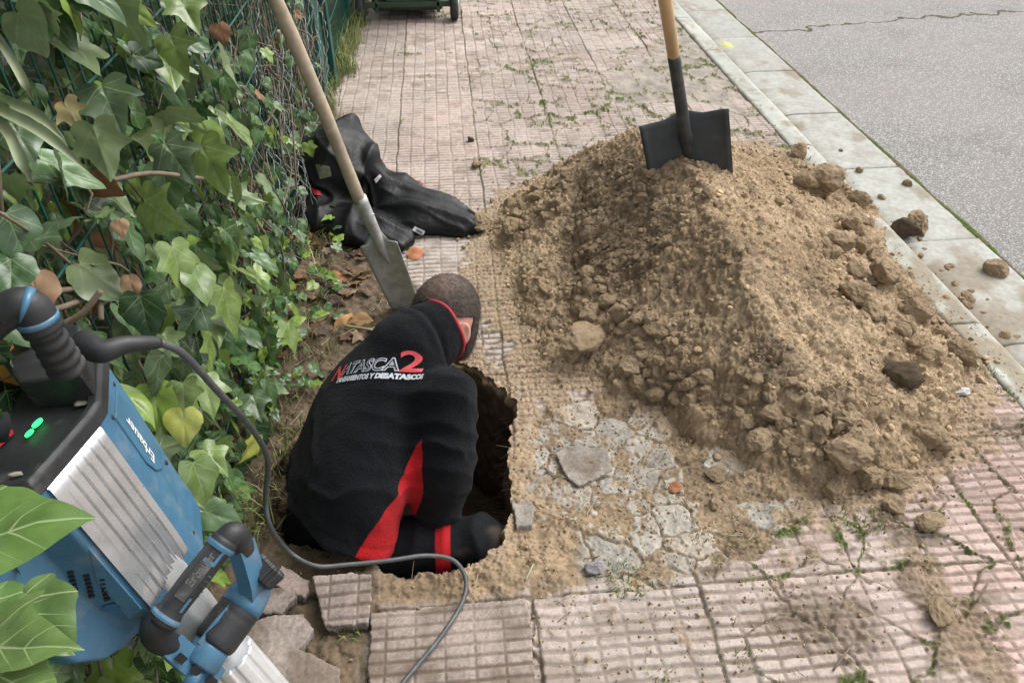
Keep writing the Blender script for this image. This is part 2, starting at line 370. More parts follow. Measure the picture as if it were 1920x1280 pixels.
# loose soil dusted around the heap and the pit
hd = polydist(X, Y, HEAPFOOT); pdist = polydist(X, Y, PIT)
dens = np.exp(-np.maximum(hd, 0) / .09) * 1.1 + .9 * np.exp(-np.maximum(pdist, 0) / .09) * sstep(-.35, .0, X) + .55 * sstep(.5, 0, np.hypot((X - .1) / .5, (Y - 2.3) / .6)) + .45 * sstep(-.3, .2, X) * sstep(1.5, .85, Y) * sstep(1.7, 1.2, X) * .5
ns = .5 + .5 * fbm2(X * 17, Y * 17, 5, 151, .65)
dm = sstep(.0, .18, dens * 1.0 - ns + .1)
Z += dm * (.004 + .010 * np.clip(dens, 0, 1) * (1 - q1)) ; C = lerp(C, SOIL * (.85 + .3 * fbm2(X * 60, Y * 60, 3, 152) + .12 * speck)[:, None], (dm * .85)[:, None])
# moss in joints and cracks
mj = gr * (1 - sm) * (1 - cm * .4); mn = fbm2(X * 4.5, Y * 4.5, 3, 161) - .06 + .5 * fbm2(X * 30, Y * 30, 3, 162)
mz = .35 * zone + .25 * sstep(2.6, 3.2, Y)
mo = np.maximum(mj * sstep(.15, .38, mn + mz), sstep(.02, .0, edge - .008) * sstep(.66, .86, mn + mz) * (1 - sm))
mo = np.maximum(mo, sstep(1.62, 1.68, X + .02 * vn2(Y * 13, Y * 0, 5)) * sstep(-.1, .3, mn) * sstep(4.2, 3.8, Y))
mo = np.maximum(mo, sstep(.022, .006, edge + .01 * vn2(X * 45, Y * 45, 167)) * sstep(.22, .40, fbm2(X * 3.4, Y * 3.4, 3, 168) + .45 * fbm2(X * 22, Y * 22, 3, 169) + .02) * sstep(2.7, 3.2, Y) * sstep(-.3, -.1, X) * (1 - sm))
mo *= (1 - .7 * dm)
mo *= sstep(-.35, .25, fbm2(X * 38, Y * 38, 3, 166)); Z += mo * (.007 + .008 * vn2(X * 150, Y * 150, 163)); mc = lerp(MOSS, np.array([.185, .165, .085]), (sstep(-.2, .4, fbm2(X * 9, Y * 9, 2, 165)) * (.4 + .5 * sstep(2.6, 3.4, Y)))[:, None])
C = lerp(C, mc * (1 + .4 * vn2(X * 200, Y * 200, 164))[:, None], mo[:, None])
# damp dark ground, bottom right
wet = sstep(.17, .02, np.hypot(X - .78, (Y - .86) * 1.3) + .10 * fbm2(X * 9, Y * 9, 4, 171)); C = lerp(C, DARKSOIL * 1.15 * (1 + .3 * speck)[:, None], (wet * .75)[:, None]); Z += wet * .006 * vn2(X * 80, Y * 80, 172)
# earth trodden over the broken tiles in the near right
tr = sstep(.05, .28, fbm2(X * 5.5, Y * 5.5, 4, 181) + .35 * fbm2(X * 28, Y * 28, 3, 182) + .22 * zone * sstep(1.35, 1.1, X) - .15) * sstep(1.7, 1.3, Y) * sstep(.15, .4, X) * (1 - cm)
C = lerp(C, lerp(DARKSOIL * 1.2, SOIL * .62, sstep(-.1, .45, fbm2(X * 8, Y * 8, 3, 183))[:, None]) * (1 + .3 * speck)[:, None], (tr * .8)[:, None]); Z += tr * (.003 + .003 * vn2(X * 110, Y * 110, 184))
C = np.clip(C, .01, .8)
GF = grid_faces(len(ys), len(xs))
bb = (X > -.75) & (X < .4) & (Y > .8) & (Y < 2.3); ins = np.zeros(len(X), bool); ins[bb] = polydist(X[bb], Y[bb], PITF) < 0
GF = GF[~ins[GF].any(1)]
M_PAVE = mat('pavement_tiles', (1, 1, 1), .88, var=.10, vs=260, col=True, bump=[(420, .35, .002)], spec=.3)
tag(obj('pavement', np.stack([X, Y, Z], 1), GF, M_PAVE, col=C), kind='structure')
GZ = Z.reshape(len(ys), len(xs))
def ground_z(x, y):
    i = np.clip(np.searchsorted(ys, y), 0, len(ys) - 1); j = np.clip(np.round((np.asarray(x) - xs[0]) / .0034).astype(int), 0, len(xs) - 1); return GZ[i, j]

# ------------------------------------------------------------------ the pit
zs = np.concatenate([[.012, .0], -np.linspace(.012, .62, 52)]); n = len(PITF); rings = []; rc = []
for k, z in enumerate(zs):
    q = np.column_stack([PITF, np.full(n, z)])
    ex = .010 if k == 0 else (.004 if k == 1 else 0)
    d = .03 * fbm3(q * 9, 3, 3) + .012 * fbm3(q * 40, 3, 4) + .012 * np.abs(fbm3(q * 22, 2, 6)) - .03 * sstep(0, .6, -z)
    if k < 2: d = np.zeros(n); q[:, 2] = ground_z(PITF[:, 0] + pn[:, 0] * .012, PITF[:, 1] + pn[:, 1] * .012) - (.004 if k == 0 else .012)
    q[:, :2] += pn * (d + ex)[:, None]; sm_ = sstep(.0, .06, -z) * .9
    if sm_ > 0: q[:, :2] = lerp(q[:, :2], sum(np.roll(q[:, :2], s_, 0) for s_ in range(-5, 6)) / 11, sm_ * .8) + pn * (.010 * fbm3(q * 33, 3, 12))[:, None]
    rings.append(q)
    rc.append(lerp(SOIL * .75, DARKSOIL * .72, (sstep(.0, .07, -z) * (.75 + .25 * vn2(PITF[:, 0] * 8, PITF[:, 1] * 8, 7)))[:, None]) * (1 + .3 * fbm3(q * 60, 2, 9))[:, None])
V = np.concatenate(rings); m = len(zs)
i = np.arange((m - 1) * n).reshape(m - 1, n); F = np.stack([i, np.roll(i, -1, 1), np.roll(i, -1, 1) + n, i + n], -1).reshape(-1, 4)
bx = np.arange(-.75, .4, .015); by = np.arange(.85, 2.25, .015); BX, BY = np.meshgrid(bx, by)
BZ = -.56 + .05 * fbm2(BX * 6, BY * 6, 3, 1) + .02 * fbm2(BX * 30, BY * 30, 3, 2)
V2 = np.column_stack([BX.ravel(), BY.ravel(), BZ.ravel()]); F2 = grid_faces(len(by), len(bx)) + len(V)
M_SOIL = mat('soil', (1, 1, 1), .95, var=.22, vs=90, col=True, bump=[(60, .5, .012), (240, .6, .005)], spec=.2)
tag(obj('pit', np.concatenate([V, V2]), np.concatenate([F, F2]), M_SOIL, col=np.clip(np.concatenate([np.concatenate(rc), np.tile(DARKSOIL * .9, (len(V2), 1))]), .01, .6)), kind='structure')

# ground beyond the fence and behind the camera, out to the horizon
def sheet(name, x0, x1, y0, y1, z, m, n=(60, 60), amp=.02, col=None):
    a, b = np.meshgrid(np.linspace(x0, x1, n[0]), np.linspace(y0, y1, n[1])); zz = z + amp * fbm2(a * 2, b * 2, 4, 3)
    return tag(obj(name, np.column_stack([a.ravel(), b.ravel(), zz.ravel()]), grid_faces(n[1], n[0]), m), kind='structure')
M_GARDEN = mat('garden_soil', (.085, .062, .04), .95, var=.4, vs=9, bump=[(14, .7, .03), (60, .5, .01)], hue=((.06, .08, .025), 3, .15, .7), spec=.2)
sheet('ground', -60, -.752, -20, 80, -.012, M_GARDEN, (120, 160))

# ------------------------------------------------------------------ kerb, gutter, road
def profile_run(name, prof, joints, m, seed, gap=.006, dirt=None):
    "a cross-section (x, z) run along y and cut into stones at the joints"
    mb_V = []; mb_F = []; mb_C = []; n0 = 0; prof = np.array(prof, float); npf = len(prof)
    for k, (a, b) in enumerate(zip(joints[:-1], joints[1:])):
        yy = np.concatenate([[a + gap / 2, a + gap / 2], np.linspace(a + gap / 2 + .006, b - gap / 2 - .006, max(4, int((b - a) / .02))), [b - gap / 2, b - gap / 2]])
        dz = (_h(np.array([k]), seed)[0] - .5) * .006; dx = (_h(np.array([k]), seed + 1)[0] - .5) * .006
        for r, y_ in enumerate(yy):
            drop = .02 if r in (0, len(yy) - 1) else (.004 if r in (1, len(yy) - 2) else 0)
            px_ = prof[:, 0] + dx; pz = prof[:, 1] + dz - drop; yv = np.full(npf, y_)
            pz = pz + .0018 * fbm2(px_ * 30, yv * 30, 3, seed + 2); px_ = px_ + .004 * fbm2(yv * 9, px_ * 9, 3, seed + 5)
            mb_V.append(np.column_stack([px_, yv, pz]))
            t = 1 + .16 * (_h(np.array([k]), seed + 9)[0] - .5) + .12 * fbm2(px_ * 12, yv * 12, 4, seed + 11); cl = np.repeat(t[:, None], 3, 1); dk = dirt(px_, yv)[:, None] if dirt else 0; mb_C.append(lerp(cl, np.array([.62, .50, .38]), dk))
        i = np.arange((len(yy) - 1) * npf).reshape(-1, npf)[:, :-1] + n0
        mb_F.append(np.stack([i, i + 1, i + npf + 1, i + npf], -1).reshape(-1, 4)); n0 += len(yy) * npf
    return tag(obj(name, np.concatenate(mb_V), np.concatenate(mb_F), m, col=np.concatenate(mb_C)), kind='structure')
M_KERB = mat('kerb_concrete', (.37, .375, .335), .88, var=.14, vs=55, col=True, bump=[(150, .35, .003), (24, .25, .006)], stain=((.20, .175, .14), 6, .48, .72, .75), spec=.3)
M_GUT = mat('gutter_concrete', (.345, .345, .315), .9, var=.16, vs=45, col=True, bump=[(130, .4, .003)], stain=((.22, .19, .155), 5, .5, .75, .7), spec=.3)
kj = np.concatenate([np.arange(-3.25, 12, .74), np.arange(12.3, 60, 3)]); kj2 = np.concatenate([np.arange(-3.0, 12, .70), np.arange(12.3, 60, 3)])
kp = [(1.708, -.06)] + [(1.708, -.004), (1.716, .004)] + [(x, .006) for x in np.linspace(1.725, 1.80, 8)] + [(1.80 + .055 * math.sin(a), .006 - .055 * (1 - math.cos(a))) for a in np.linspace(.15, 1.35, 8)] + [(1.868, -.075), (1.874, -.13)]
def dirt_k(x, y_): return np.clip(sstep(.05, .45, fbm2(x * 14, y_ * 9, 5, 251) + .55 * sstep(2.9, 1.6, y_) * sstep(.9, 1.4, y_) - .15) * .8 + .6 * sstep(.012, .0, x - 1.708), 0, 1)
def dirt_g(x, y_): return np.clip(sstep(.045, .0, x - 1.905 + .03 * fbm2(x * 10, y_ * 10, 3, 252)) * .85 + sstep(.0, .5, fbm2(x * 9, y_ * 6, 5, 253) + .5 * sstep(3.2, 1.8, y_) - .12) * .75, 0, 1)
profile_run('kerb', kp, kj, M_KERB, 201, dirt=dirt_k)
gp = [(1.876 + .0, -.074)] + [(x, -.078 - .012 * math.exp(-((x - 1.91) / .04) ** 2)) for x in np.linspace(1.88, 2.25, 24)] + [(2.256, -.084), (2.258, -.13)]
profile_run('gutter', gp, kj2, M_GUT, 231, dirt=dirt_g)
M_ROAD = mat('asphalt', (.285, .276, .262), .9, var=.75, vs=130, bump=[(170, 1.0, .012), (60, .4, .01)], hue=((.315, .29, .277), 1.1, .12, .8), stain=((.185, .175, .165), 1.6, .52, .70, .55), spec=.3)
t = M_ROAD.node_tree; N = t.nodes; bs = N['Principled BSDF']; src = bs.inputs['Base Color'].links[0].from_socket
tc = N.new('ShaderNodeTexCoord'); sp = N.new('ShaderNodeSeparateXYZ'); t.links.new(tc.outputs['Object'], sp.inputs[0])
def mth(op, a, b=None):
    x = N.new('ShaderNodeMath'); x.operation = op
    for i, v_ in enumerate((a, b)):
        if v_ is None: continue
        if isinstance(v_, (int, float)): x.inputs[i].default_value = v_
        else: t.links.new(v_, x.inputs[i])
    return x.outputs[0]
# pale aggregate chips
vo = N.new('ShaderNodeTexVoronoi'); vo.inputs['Scale'].default_value = 95; t.links.new(tc.outputs['Object'], vo.inputs['Vector'])
sc_ = N.new('ShaderNodeSeparateColor'); t.links.new(vo.outputs['Color'], sc_.inputs[0])
chip = mth('MULTIPLY', mth('GREATER_THAN', sc_.outputs[0], .62), mth('LESS_THAN', vo.outputs['Distance'], .42))
mx = N.new('ShaderNodeMix'); mx.data_type = 'RGBA'; t.links.new(mth('MULTIPLY', chip, .75), mx.inputs[0]); t.links.new(src, mx.inputs[6]); mx.inputs[7].default_value = (.60, .585, .57, 1)
# one long crack across the carriageway
nz = N.new('ShaderNodeTexNoise'); nz.inputs['Scale'].default_value = 3.5; nz.inputs['Detail'].default_value = 6; t.links.new(tc.outputs['Object'], nz.inputs['Vector'])
yl = mth('ADD', mth('ADD', mth('MULTIPLY', sp.outputs['X'], .165), 5.12), mth('MULTIPLY', mth('SUBTRACT', nz.outputs[0], .5), .5))
dd = mth('ABSOLUTE', mth('SUBTRACT', sp.outputs['Y'], yl))
mr = N.new('ShaderNodeMapRange'); t.links.new(dd, mr.inputs[0]); mr.inputs[1].default_value = .010; mr.inputs[2].default_value = .020; mr.inputs[3].default_value = 1; mr.inputs[4].default_value = 0
mx2 = N.new('ShaderNodeMix'); mx2.data_type = 'RGBA'; t.links.new(mr.outputs[0], mx2.inputs[0]); t.links.new(mx.outputs[2], mx2.inputs[6]); mx2.inputs[7].default_value = (.085, .085, .05, 1)
t.links.new(mx2.outputs[2], bs.inputs['Base Color'])
sheet('road', 2.262, 60, -20, 80, -.083, M_ROAD, (160, 200), .006)
# moss and grit along the seam between gutter and asphalt
yy = np.arange(.5, 9, .006); xx = np.linspace(-.035, .05, 15); a, b = np.meshgrid(xx, yy)
hw = .5 + .5 * fbm2(b * 5 + a * 0, a * 0 + 3, 3, 5); prof = np.clip(1 - np.abs(a - .006) / (.016 + .03 * hw), 0, 1)
zz = -.0905 + .020 * prof * (.35 + .65 * hw) + .004 * prof * vn2(a * 150, b * 150, 8)
sc2 = lerp(np.array([.09, .115, .03]), np.array([.16, .125, .085]), sstep(-.2, .3, fbm2(a * 14, b * 14, 3, 9)).ravel()[:, None])
tag(obj('moss', np.column_stack([2.258 + a.ravel(), b.ravel(), zz.ravel()]), grid_faces(len(yy), len(xx)), M_SOIL, col=sc2), kind='stuff')
# ================================================================== HEAP OF DUG SOIL
HP = [(1120,275,.36),(1155,262,.43),(1195,252,.47),(1250,275,.48),(1300,300,.49),(1345,320,.47),(1215,300,.50),(1240,365,.53),(1290,450,.49),(1340,540,.41),(1395,640,.30),(1450,740,.18),(1500,810,.10),
      (1110,330,.29),(1060,350,.22),(1010,380,.14),(960,400,.06),(1175,345,.36),(1160,400,.24),(1210,410,.40),(1205,455,.28),(1110,430,.15),(1060,470,.10),(985,480,.05),
      (1255,500,.37),(1240,545,.25),(1290,600,.26),(1170,500,.18),(1140,550,.12),(1080,540,.09),(1010,560,.05),(1190,600,.13),(1110,620,.08),(1040,640,.04),(1270,650,.14),(1330,680,.16),(1190,680,.06),(1290,715,.08),(1370,760,.09),
      (1330,400,.49),(1400,400,.43),(1430,350,.35),(1480,340,.20),(1560,370,.10),(1380,470,.44),(1450,470,.37),(1500,440,.28),(1580,440,.14),(1640,440,.05),
      (1420,550,.35),(1490,560,.29),(1560,530,.21),(1640,540,.11),(1700,540,.05),(1460,640,.26),(1540,640,.23),(1640,640,.14),(1740,630,.06),
      (1520,730,.18),(1600,720,.16),(1690,720,.11),(1790,700,.05),(1560,800,.12),(1640,800,.10),(1720,800,.06),(1570,870,.06),(1640,870,.05)]
hp = np.array([at(x, y_, z * .84) for x, y_, z in HP])
foot = dense(HEAPFOOT, .12); hp = np.concatenate([hp, np.column_stack([foot, np.full(len(foot), -.005)]), np.column_stack([foot + .0, np.full(len(foot), -.005)])[:0]])
far_ = HEAPFOOT.mean(0) + (HEAPFOOT - HEAPFOOT.mean(0)) * 1.25; hp = np.concatenate([hp, np.column_stack([far_, np.full(len(far_), -.06)])])
def tps(r): r = np.maximum(r, 1e-9); return r * r * np.log(r)
A_ = tps(np.hypot(*(hp[:, None, :2] - hp[None, :, :2]).transpose(2, 0, 1))) + np.eye(len(hp)) * 4e-4
Pm = np.column_stack([np.ones(len(hp)), hp[:, :2]])
sol = np.linalg.solve(np.block([[A_, Pm], [Pm.T, np.zeros((3, 3))]]), np.concatenate([hp[:, 2], np.zeros(3)]))
hx = np.arange(.02, 1.92, .0038); hy = np.arange(1.08, 3.62, .0038); HX, HY = np.meshgrid(hx, hy)
cxs = np.arange(.0, 1.96, .03); cys = np.arange(1.06, 3.66, .03); CXg, CYg = np.meshgrid(cxs, cys)
cb = (tps(np.hypot(CXg.ravel()[:, None] - hp[:, 0], CYg.ravel()[:, None] - hp[:, 1])) @ sol[:-3] + sol[-3] + sol[-2] * CXg.ravel() + sol[-1] * CYg.ravel()).reshape(CXg.shape)
for _ in range(140):                                      # loose soil never stands steeper than this
    for dy_, dx_ in ((0, 1), (1, 0), (1, 1), (1, -1)):
        a_ = cb[max(0, dy_):, max(0, dx_):cb.shape[1] + min(0, dx_)]; b_ = cb[:cb.shape[0] - dy_, max(0, -dx_):cb.shape[1] - max(0, dx_)]
        d_ = a_ - b_; lim = .80 * .03 * math.hypot(dx_, dy_); e_ = np.sign(d_) * np.maximum(np.abs(d_) - lim, 0) * .22; a_ -= e_; b_ += e_
def bil(G, gx, gy, x, y):
    fx = np.clip((x - gx[0]) / (gx[1] - gx[0]), 0, len(gx) - 1.001); fy = np.clip((y - gy[0]) / (gy[1] - gy[0]), 0, len(gy) - 1.001)
    i = fx.astype(int); j = fy.astype(int); a = fx - i; b = fy - j
    return lerp(lerp(G[j, i], G[j, i + 1], a), lerp(G[j + 1, i], G[j + 1, i + 1], a), b)
hX = HX.ravel(); hY = HY.ravel()
wX = hX + .02 * fbm2(hX * 10, hY * 10, 3, 301); wY = hY + .02 * fbm2(hX * 10, hY * 10, 3, 302)
B0 = bil(cb, cxs, cys, wX, wY)
def lumps(x, y, size, s, keep):
    a, b, c = cell2(x / size, y / size, s); r = .35 + .4 * _h((c * 9999).astype(int), s)
    return size * np.sqrt(np.maximum(0, 1 - (a / r) ** 2)) * r * (c > keep)
Hn = B0 + .022 * fbm2(hX * 7, hY * 7, 4, 311) * sstep(0, .12, B0)
# slumped, torn side below the ridge: rougher and stepped
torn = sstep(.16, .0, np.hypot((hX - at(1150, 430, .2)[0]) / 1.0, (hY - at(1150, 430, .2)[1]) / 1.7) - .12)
Hn += torn * .03 * np.abs(fbm2(hX * 14, hY * 14, 4, 313))
L1 = lumps(wX, wY, .10, 321, .72); L2 = lumps(wX, wY, .055, 322, .5); L3 = lumps(hX, hY, .030, 323, .35); L4 = lumps(hX + .004 * vn2(hX * 90, hY * 90), hY, .017, 324, .25)
lm = sstep(-.03, .03, B0); low = sstep(.34, .06, B0)
Hs = (Hn - sstep(-.01, .06, polydist(hX, hY, HEAPFOOT) + .05 * fbm2(hX * 8, hY * 8, 3, 341)) * .06).reshape(len(hy), len(hx)); gy_, gx_ = np.gradient(Hs, .0038); NN = nrm(np.stack([-gx_.ravel(), -gy_.ravel(), np.ones(len(hX))], 1)); NN = nrm(NN * np.array([.9, .9, 1]))
L5 = lumps(hX + .003 * vn2(hX * 120, hY * 120, 7), hY, .0105, 325, .1); mod = sstep(-.35, .35, fbm2(hX * 6, hY * 6, 3, 336))
LUMP = lm * (L1 * .34 * (.2 + low) + L2 * .42 * (.25 + .75 * low) * (.4 + mod) + L3 * .30 * (.4 + .9 * mod) + L4 * .38 + L5 * .5) + .015 * fbm2(hX * 34, hY * 34, 5, 331, .7) + .003 * vn2(hX * 210, hY * 210, 333)
Hn += LUMP
hF = grid_faces(len(hy), len(hx)); hd2 = polydist(hX, hY, HEAPFOOT) + .05 * fbm2(hX * 8, hY * 8, 3, 341)
Hn = Hn - sstep(-.01, .06, hd2) * .06
gz = np.where(hX < 1.70, ground_z(hX, hY), -.02)
keep = (Hn > gz - .012) & (hd2 < .05)
hF = hF[keep[hF].any(1)]
damp = sstep(.0, .25, .8 * fbm2(hX * 3.6, hY * 3.6, 4, 351) + .85 * torn - .24)  # random damp patches, plus shade of the torn left face painted into the colour
tan_ = np.array([.48, .36, .235])
hC = lerp(tan_, SOIL * 1.16, sstep(-.3, .3, fbm2(hX * 5, hY * 5, 3, 353))[:, None])
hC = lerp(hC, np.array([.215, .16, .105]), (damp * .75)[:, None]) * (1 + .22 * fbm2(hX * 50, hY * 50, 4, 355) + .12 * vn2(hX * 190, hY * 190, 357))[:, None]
fine = sstep(.02, .2, fbm2(hX * 14, hY * 14, 3, 358)); hC *= (1 + .10 * fine)[:, None]
HZ = Hn.reshape(len(hy), len(hx))
used = np.unique(hF); rm = -np.ones(len(hX), int); rm[used] = np.arange(len(used))
M_HEAP = mat('dug_soil', (1, 1, 1), .96, var=.16, vs=120, col=True, bump=[(110, .8, .014), (330, .8, .006)], spec=.15)
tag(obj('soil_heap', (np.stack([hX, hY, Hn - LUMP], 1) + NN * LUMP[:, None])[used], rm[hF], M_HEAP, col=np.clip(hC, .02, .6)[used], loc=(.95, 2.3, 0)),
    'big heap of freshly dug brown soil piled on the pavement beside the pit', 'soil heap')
def heap_z(x, y): return bil(HZ, hx, hy, np.asarray(x, float), np.asarray(y, float))
def top_z(x, y):
    x = np.asarray(x, float); y = np.asarray(y, float)
    g_ = np.where(x < 1.70, ground_z(x, y), np.where(x < 1.80, .006, np.where(x < 1.87, -.03, np.where(x < 2.26, -.085, -.083))))
    inb = (x > hx[0]) & (x < hx[-1]) & (y > hy[0]) & (y < hy[-1]); return np.where(inb, np.maximum(g_, heap_z(x, y)), g_)

# ------------------------------------------------------------------ clods
HCOL = hC.reshape(len(hy), len(hx), 3)
def heap_tone(P):
    'the colour of the soil a crumb lies on'
    i = np.clip(np.round((P[:, 1] - hy[0]) / (hy[1] - hy[0])).astype(int), 0, len(hy) - 1); j = np.clip(np.round((P[:, 0] - hx[0]) / (hx[1] - hx[0])).astype(int), 0, len(hx) - 1); return HCOL[i, j]
def clod_shape(seed, sub=4, rough=1.0):
    V, F = ico(sub); r = np.random.default_rng(seed)
    p = V.copy()
    for _ in range(14):                                  # broken flat sides
        n_ = nrm(r.normal(size=3)); d = r.uniform(.58, .92); k = p @ n_; p = p - np.maximum(k - d, 0)[:, None] * n_ * .97
    p *= np.array([1, r.uniform(.7, .95), r.uniform(.55, .85)])
    N_ = nrm(p); p = p + N_ * (rough * (.15 * fbm3(V * 2.0 + seed, 3, seed) + .085 * fbm3(V * 6 + seed, 4, seed + 1, .65) - .09 * np.abs(fbm3(V * 3.5 + seed, 3, seed + 2)) + (.060 if sub > 2 else .035) * fbm3(V * 14 + seed, 3, seed + 3, .7)))[:, None]
    c = np.repeat((1 + .35 * fbm3(V * 4 + seed, 4, seed + 4))[:, None], 3, 1); return p, F, c
CLODS = [clod_shape(400 + k) for k in range(9)]
M_CLOD = mat('clod_soil', (.40, .30, .195), .96, var=.22, vs=30, col=True, bump=[(9, .2, .1), (34, .45, .06), (90, .5, .03)], spec=.15, hue=((.33, .245, .155), 2.2, .2, .6))
M_CLODD = mat('dark_clod_soil', (.25, .19, .13), .96, var=.25, vs=30, col=True, bump=[(4, .7, .2), (13, .8, .12), (38, .9, .06)], spec=.15)
CM = [mesh('clod', *c[:2], M_CLOD, col=c[2], smooth=False) for c in CLODS]; CMD = [mesh('clod', *c[:2], M_CLODD, col=c[2]) for c in CLODS[:3]]
def clod(p, r, k, label, group=None, dark=False, sq=(1, 1, 1), name='clod', sink=.3, rz=None):
    o = bpy.data.objects.new(name, (CMD[k % 3] if dark else CM[k % 9])); COL.objects.link(o)
    o.location = (p[0], p[1], p[2] + r * (.7 - sink)); o.rotation_euler = (R.uniform(-.5, .5), R.uniform(-.5, .5), R.uniform(0, 6.3) if rz is None else rz); o.scale = tuple(r * s for s in sq)
    return tag(o, label, 'clod', group)
def on_top(px, py):
    "where the sight line of a photo pixel first meets soil, kerb or pavement"
    d = ray(px, py); ts = np.linspace(.8, 5, 2200); P = EYE + d * ts[:, None]; h = P[:, 2] < top_z(P[:, 0], P[:, 1]); return P[np.argmax(h)] if h.any() else at(px, py)
BIG = [  # px, py, radius px, label
 (1093, 628, 48, 'large flat sided clod at the left foot of the soil heap, biggest one there'),
 (1580, 848, 42, 'round fist-like clod at the front foot of the soil heap, biggest clod there'),
 (1672, 898, 26, 'rounded clod at the front right corner of the heap foot, next to pink tiles'),
 (1625, 890, 30, 'upright clod between the big round clod and the front right corner clod'),
 (1560, 915, 24, 'low crumbly clod just below the big round clod at the heap foot'),
 (1742, 975, 24, 'lone flattened clod on the pink tiles in front of the heap'),
 (1672, 943, 19, 'small clod lying on the tiles just below the heap front right corner'),
 (1690, 700, 30, 'dark damp clod half buried near the right foot of the heap'),
 (905, 417, 27, 'tan clod resting against the cuff of the black jacket sleeve'),
 (955, 425, 22, 'tan clod just right of the sleeve cuff clod at the heap left edge'),
 (1545, 335, 32, 'pale clod leaning on the kerb behind the shovel blade'),
 (1497, 285, 17, 'small round clod sitting on the kerb edge right of the shovel blade'),
 (1690, 432, 24, 'dark clod lying across the kerb edge, left one of the gutter pair'),
 (1717, 420, 27, 'large crumbly clod in the gutter beside the kerb edge'),
 (1862, 505, 20, 'pointed clod alone in the gutter beside the asphalt'),
 (1180, 685, 24, 'round clod at the front left foot of the heap, left of a close pair'),
 (1225, 735, 20, 'small round clod on the bare concrete at the heap front left foot'),
 (1290, 718, 19, 'smooth egg shaped clod at the heap front left foot'),
 (1190, 722, 18, 'small clod just below the close pair at the front left foot'),
 (1420, 825, 26, 'clod at the front foot of the heap above the grey cobble patch'),
 (1340, 885, 20, 'flattened clod on the cobbled patch at the tip of the heap'),
 (1655, 505, 30, 'big grey brown clod on the right slope near the kerb'),
 (1610, 375, 22, 'clod on the right back slope next to the pale kerb clod'),
 (1590, 420, 26, 'wide clod on the upper right slope behind the big grey brown one'),
 (1720, 580, 26, 'tilted clod on the right foot of the heap overhanging the kerb'),
 (1800, 660, 26, 'rounded clod at the far right foot of the heap by the kerb'),
 (1810, 560, 16, 'small clod resting in the gutter at the right of the heap'),
 (1700, 345, 9, 'tiny clod in the gutter halfway between kerb and asphalt'),
 (893, 308, 10, 'brown pebble-like clod alone on the tiles behind the sleeve'),
 (882, 262, 7, 'small dark clod alone on the tiles further up the pavement'),
 (1760, 1145, 26, 'flattened mud clod on the broken tiles, nearest to the camera'),
 (1337, 942, 15, 'tan clod alone on the grey cobble patch'),
 (1610, 320, 8, 'tiny clod on the kerb top beside the pale clod'),
]
for k, (x, y_, r, lab) in enumerate(BIG):
    p = on_top(x, y_ + r * .45); dist = np.linalg.norm(p - EYE) * .97; clod(p, r * dist / FPX * 1.08, k, lab, dark='dark' in lab, sq=(1, 1, .55) if 'flat' in lab else (1, 1, 1), sink=.25)
ZONES = [('left', [(960,470),(1040,520),(1090,590),(1180,660),(1260,690),(1300,700),(1240,600),(1120,520)], 34, 'small soil clod crowded on the left foot of the heap', (12, 26)),
         ('front', [(1350,740),(1450,700),(1560,760),(1700,760),(1770,830),(1650,880),(1520,880),(1420,830)], 46, 'loose soil clod crowded on the front foot of the heap', (13, 30)),
         ('right', [(1480,330),(1560,360),(1640,430),(1700,520),(1780,620),(1820,690),(1700,700),(1580,560),(1520,450),(1450,370)], 48, 'loose soil clod strewn over the right slope of the heap', (10, 27)),
         ('back', [(930,350),(1010,330),(1080,310),(1110,350),(1020,420),(940,450)], 24, 'soil clod tumbled on the back left foot of the heap', (9, 20)),
         ('front left', [(1180,640),(1260,670),(1330,700),(1400,790),(1330,810),(1240,760),(1170,720)], 20, 'loose soil clod lying at the nose of the heap above the bare concrete', (10, 22)),
         ('crest', [(1110,300),(1200,270),(1300,330),(1380,380),(1300,450),(1260,500),(1180,360)], 22, 'soil clod bedded in the crest of the heap near the shovel', (8, 18)),
         ('gutter', [(1560,270),(1640,340),(1760,480),(1900,600),(1919,660),(1860,640),(1740,500),(1600,330)], 26, 'bit of spilled soil lying in the kerb gutter', (4, 11))]
for zn, poly, cnt, lab, (r0, r1) in ZONES:
    P = np.array(poly, float); k = 0
    while k < cnt:
        x, y_ = R.uniform(P.min(0), P.max(0))
        if polydist(np.array([x]), np.array([y_]), P)[0] > 0: continue
        p = on_top(x, y_); r = (r0 + (r1 - r0) * R.random() ** 2) * np.linalg.norm(p - EYE) / FPX
        clod(p, r, int(R.integers(9)), lab, lab.replace('small soil clod', 'soil clods').replace('loose soil clod', 'soil clods').replace('soil clod ', 'soil clods ').replace('bit of', 'bits of'), sink=.42); k += 1

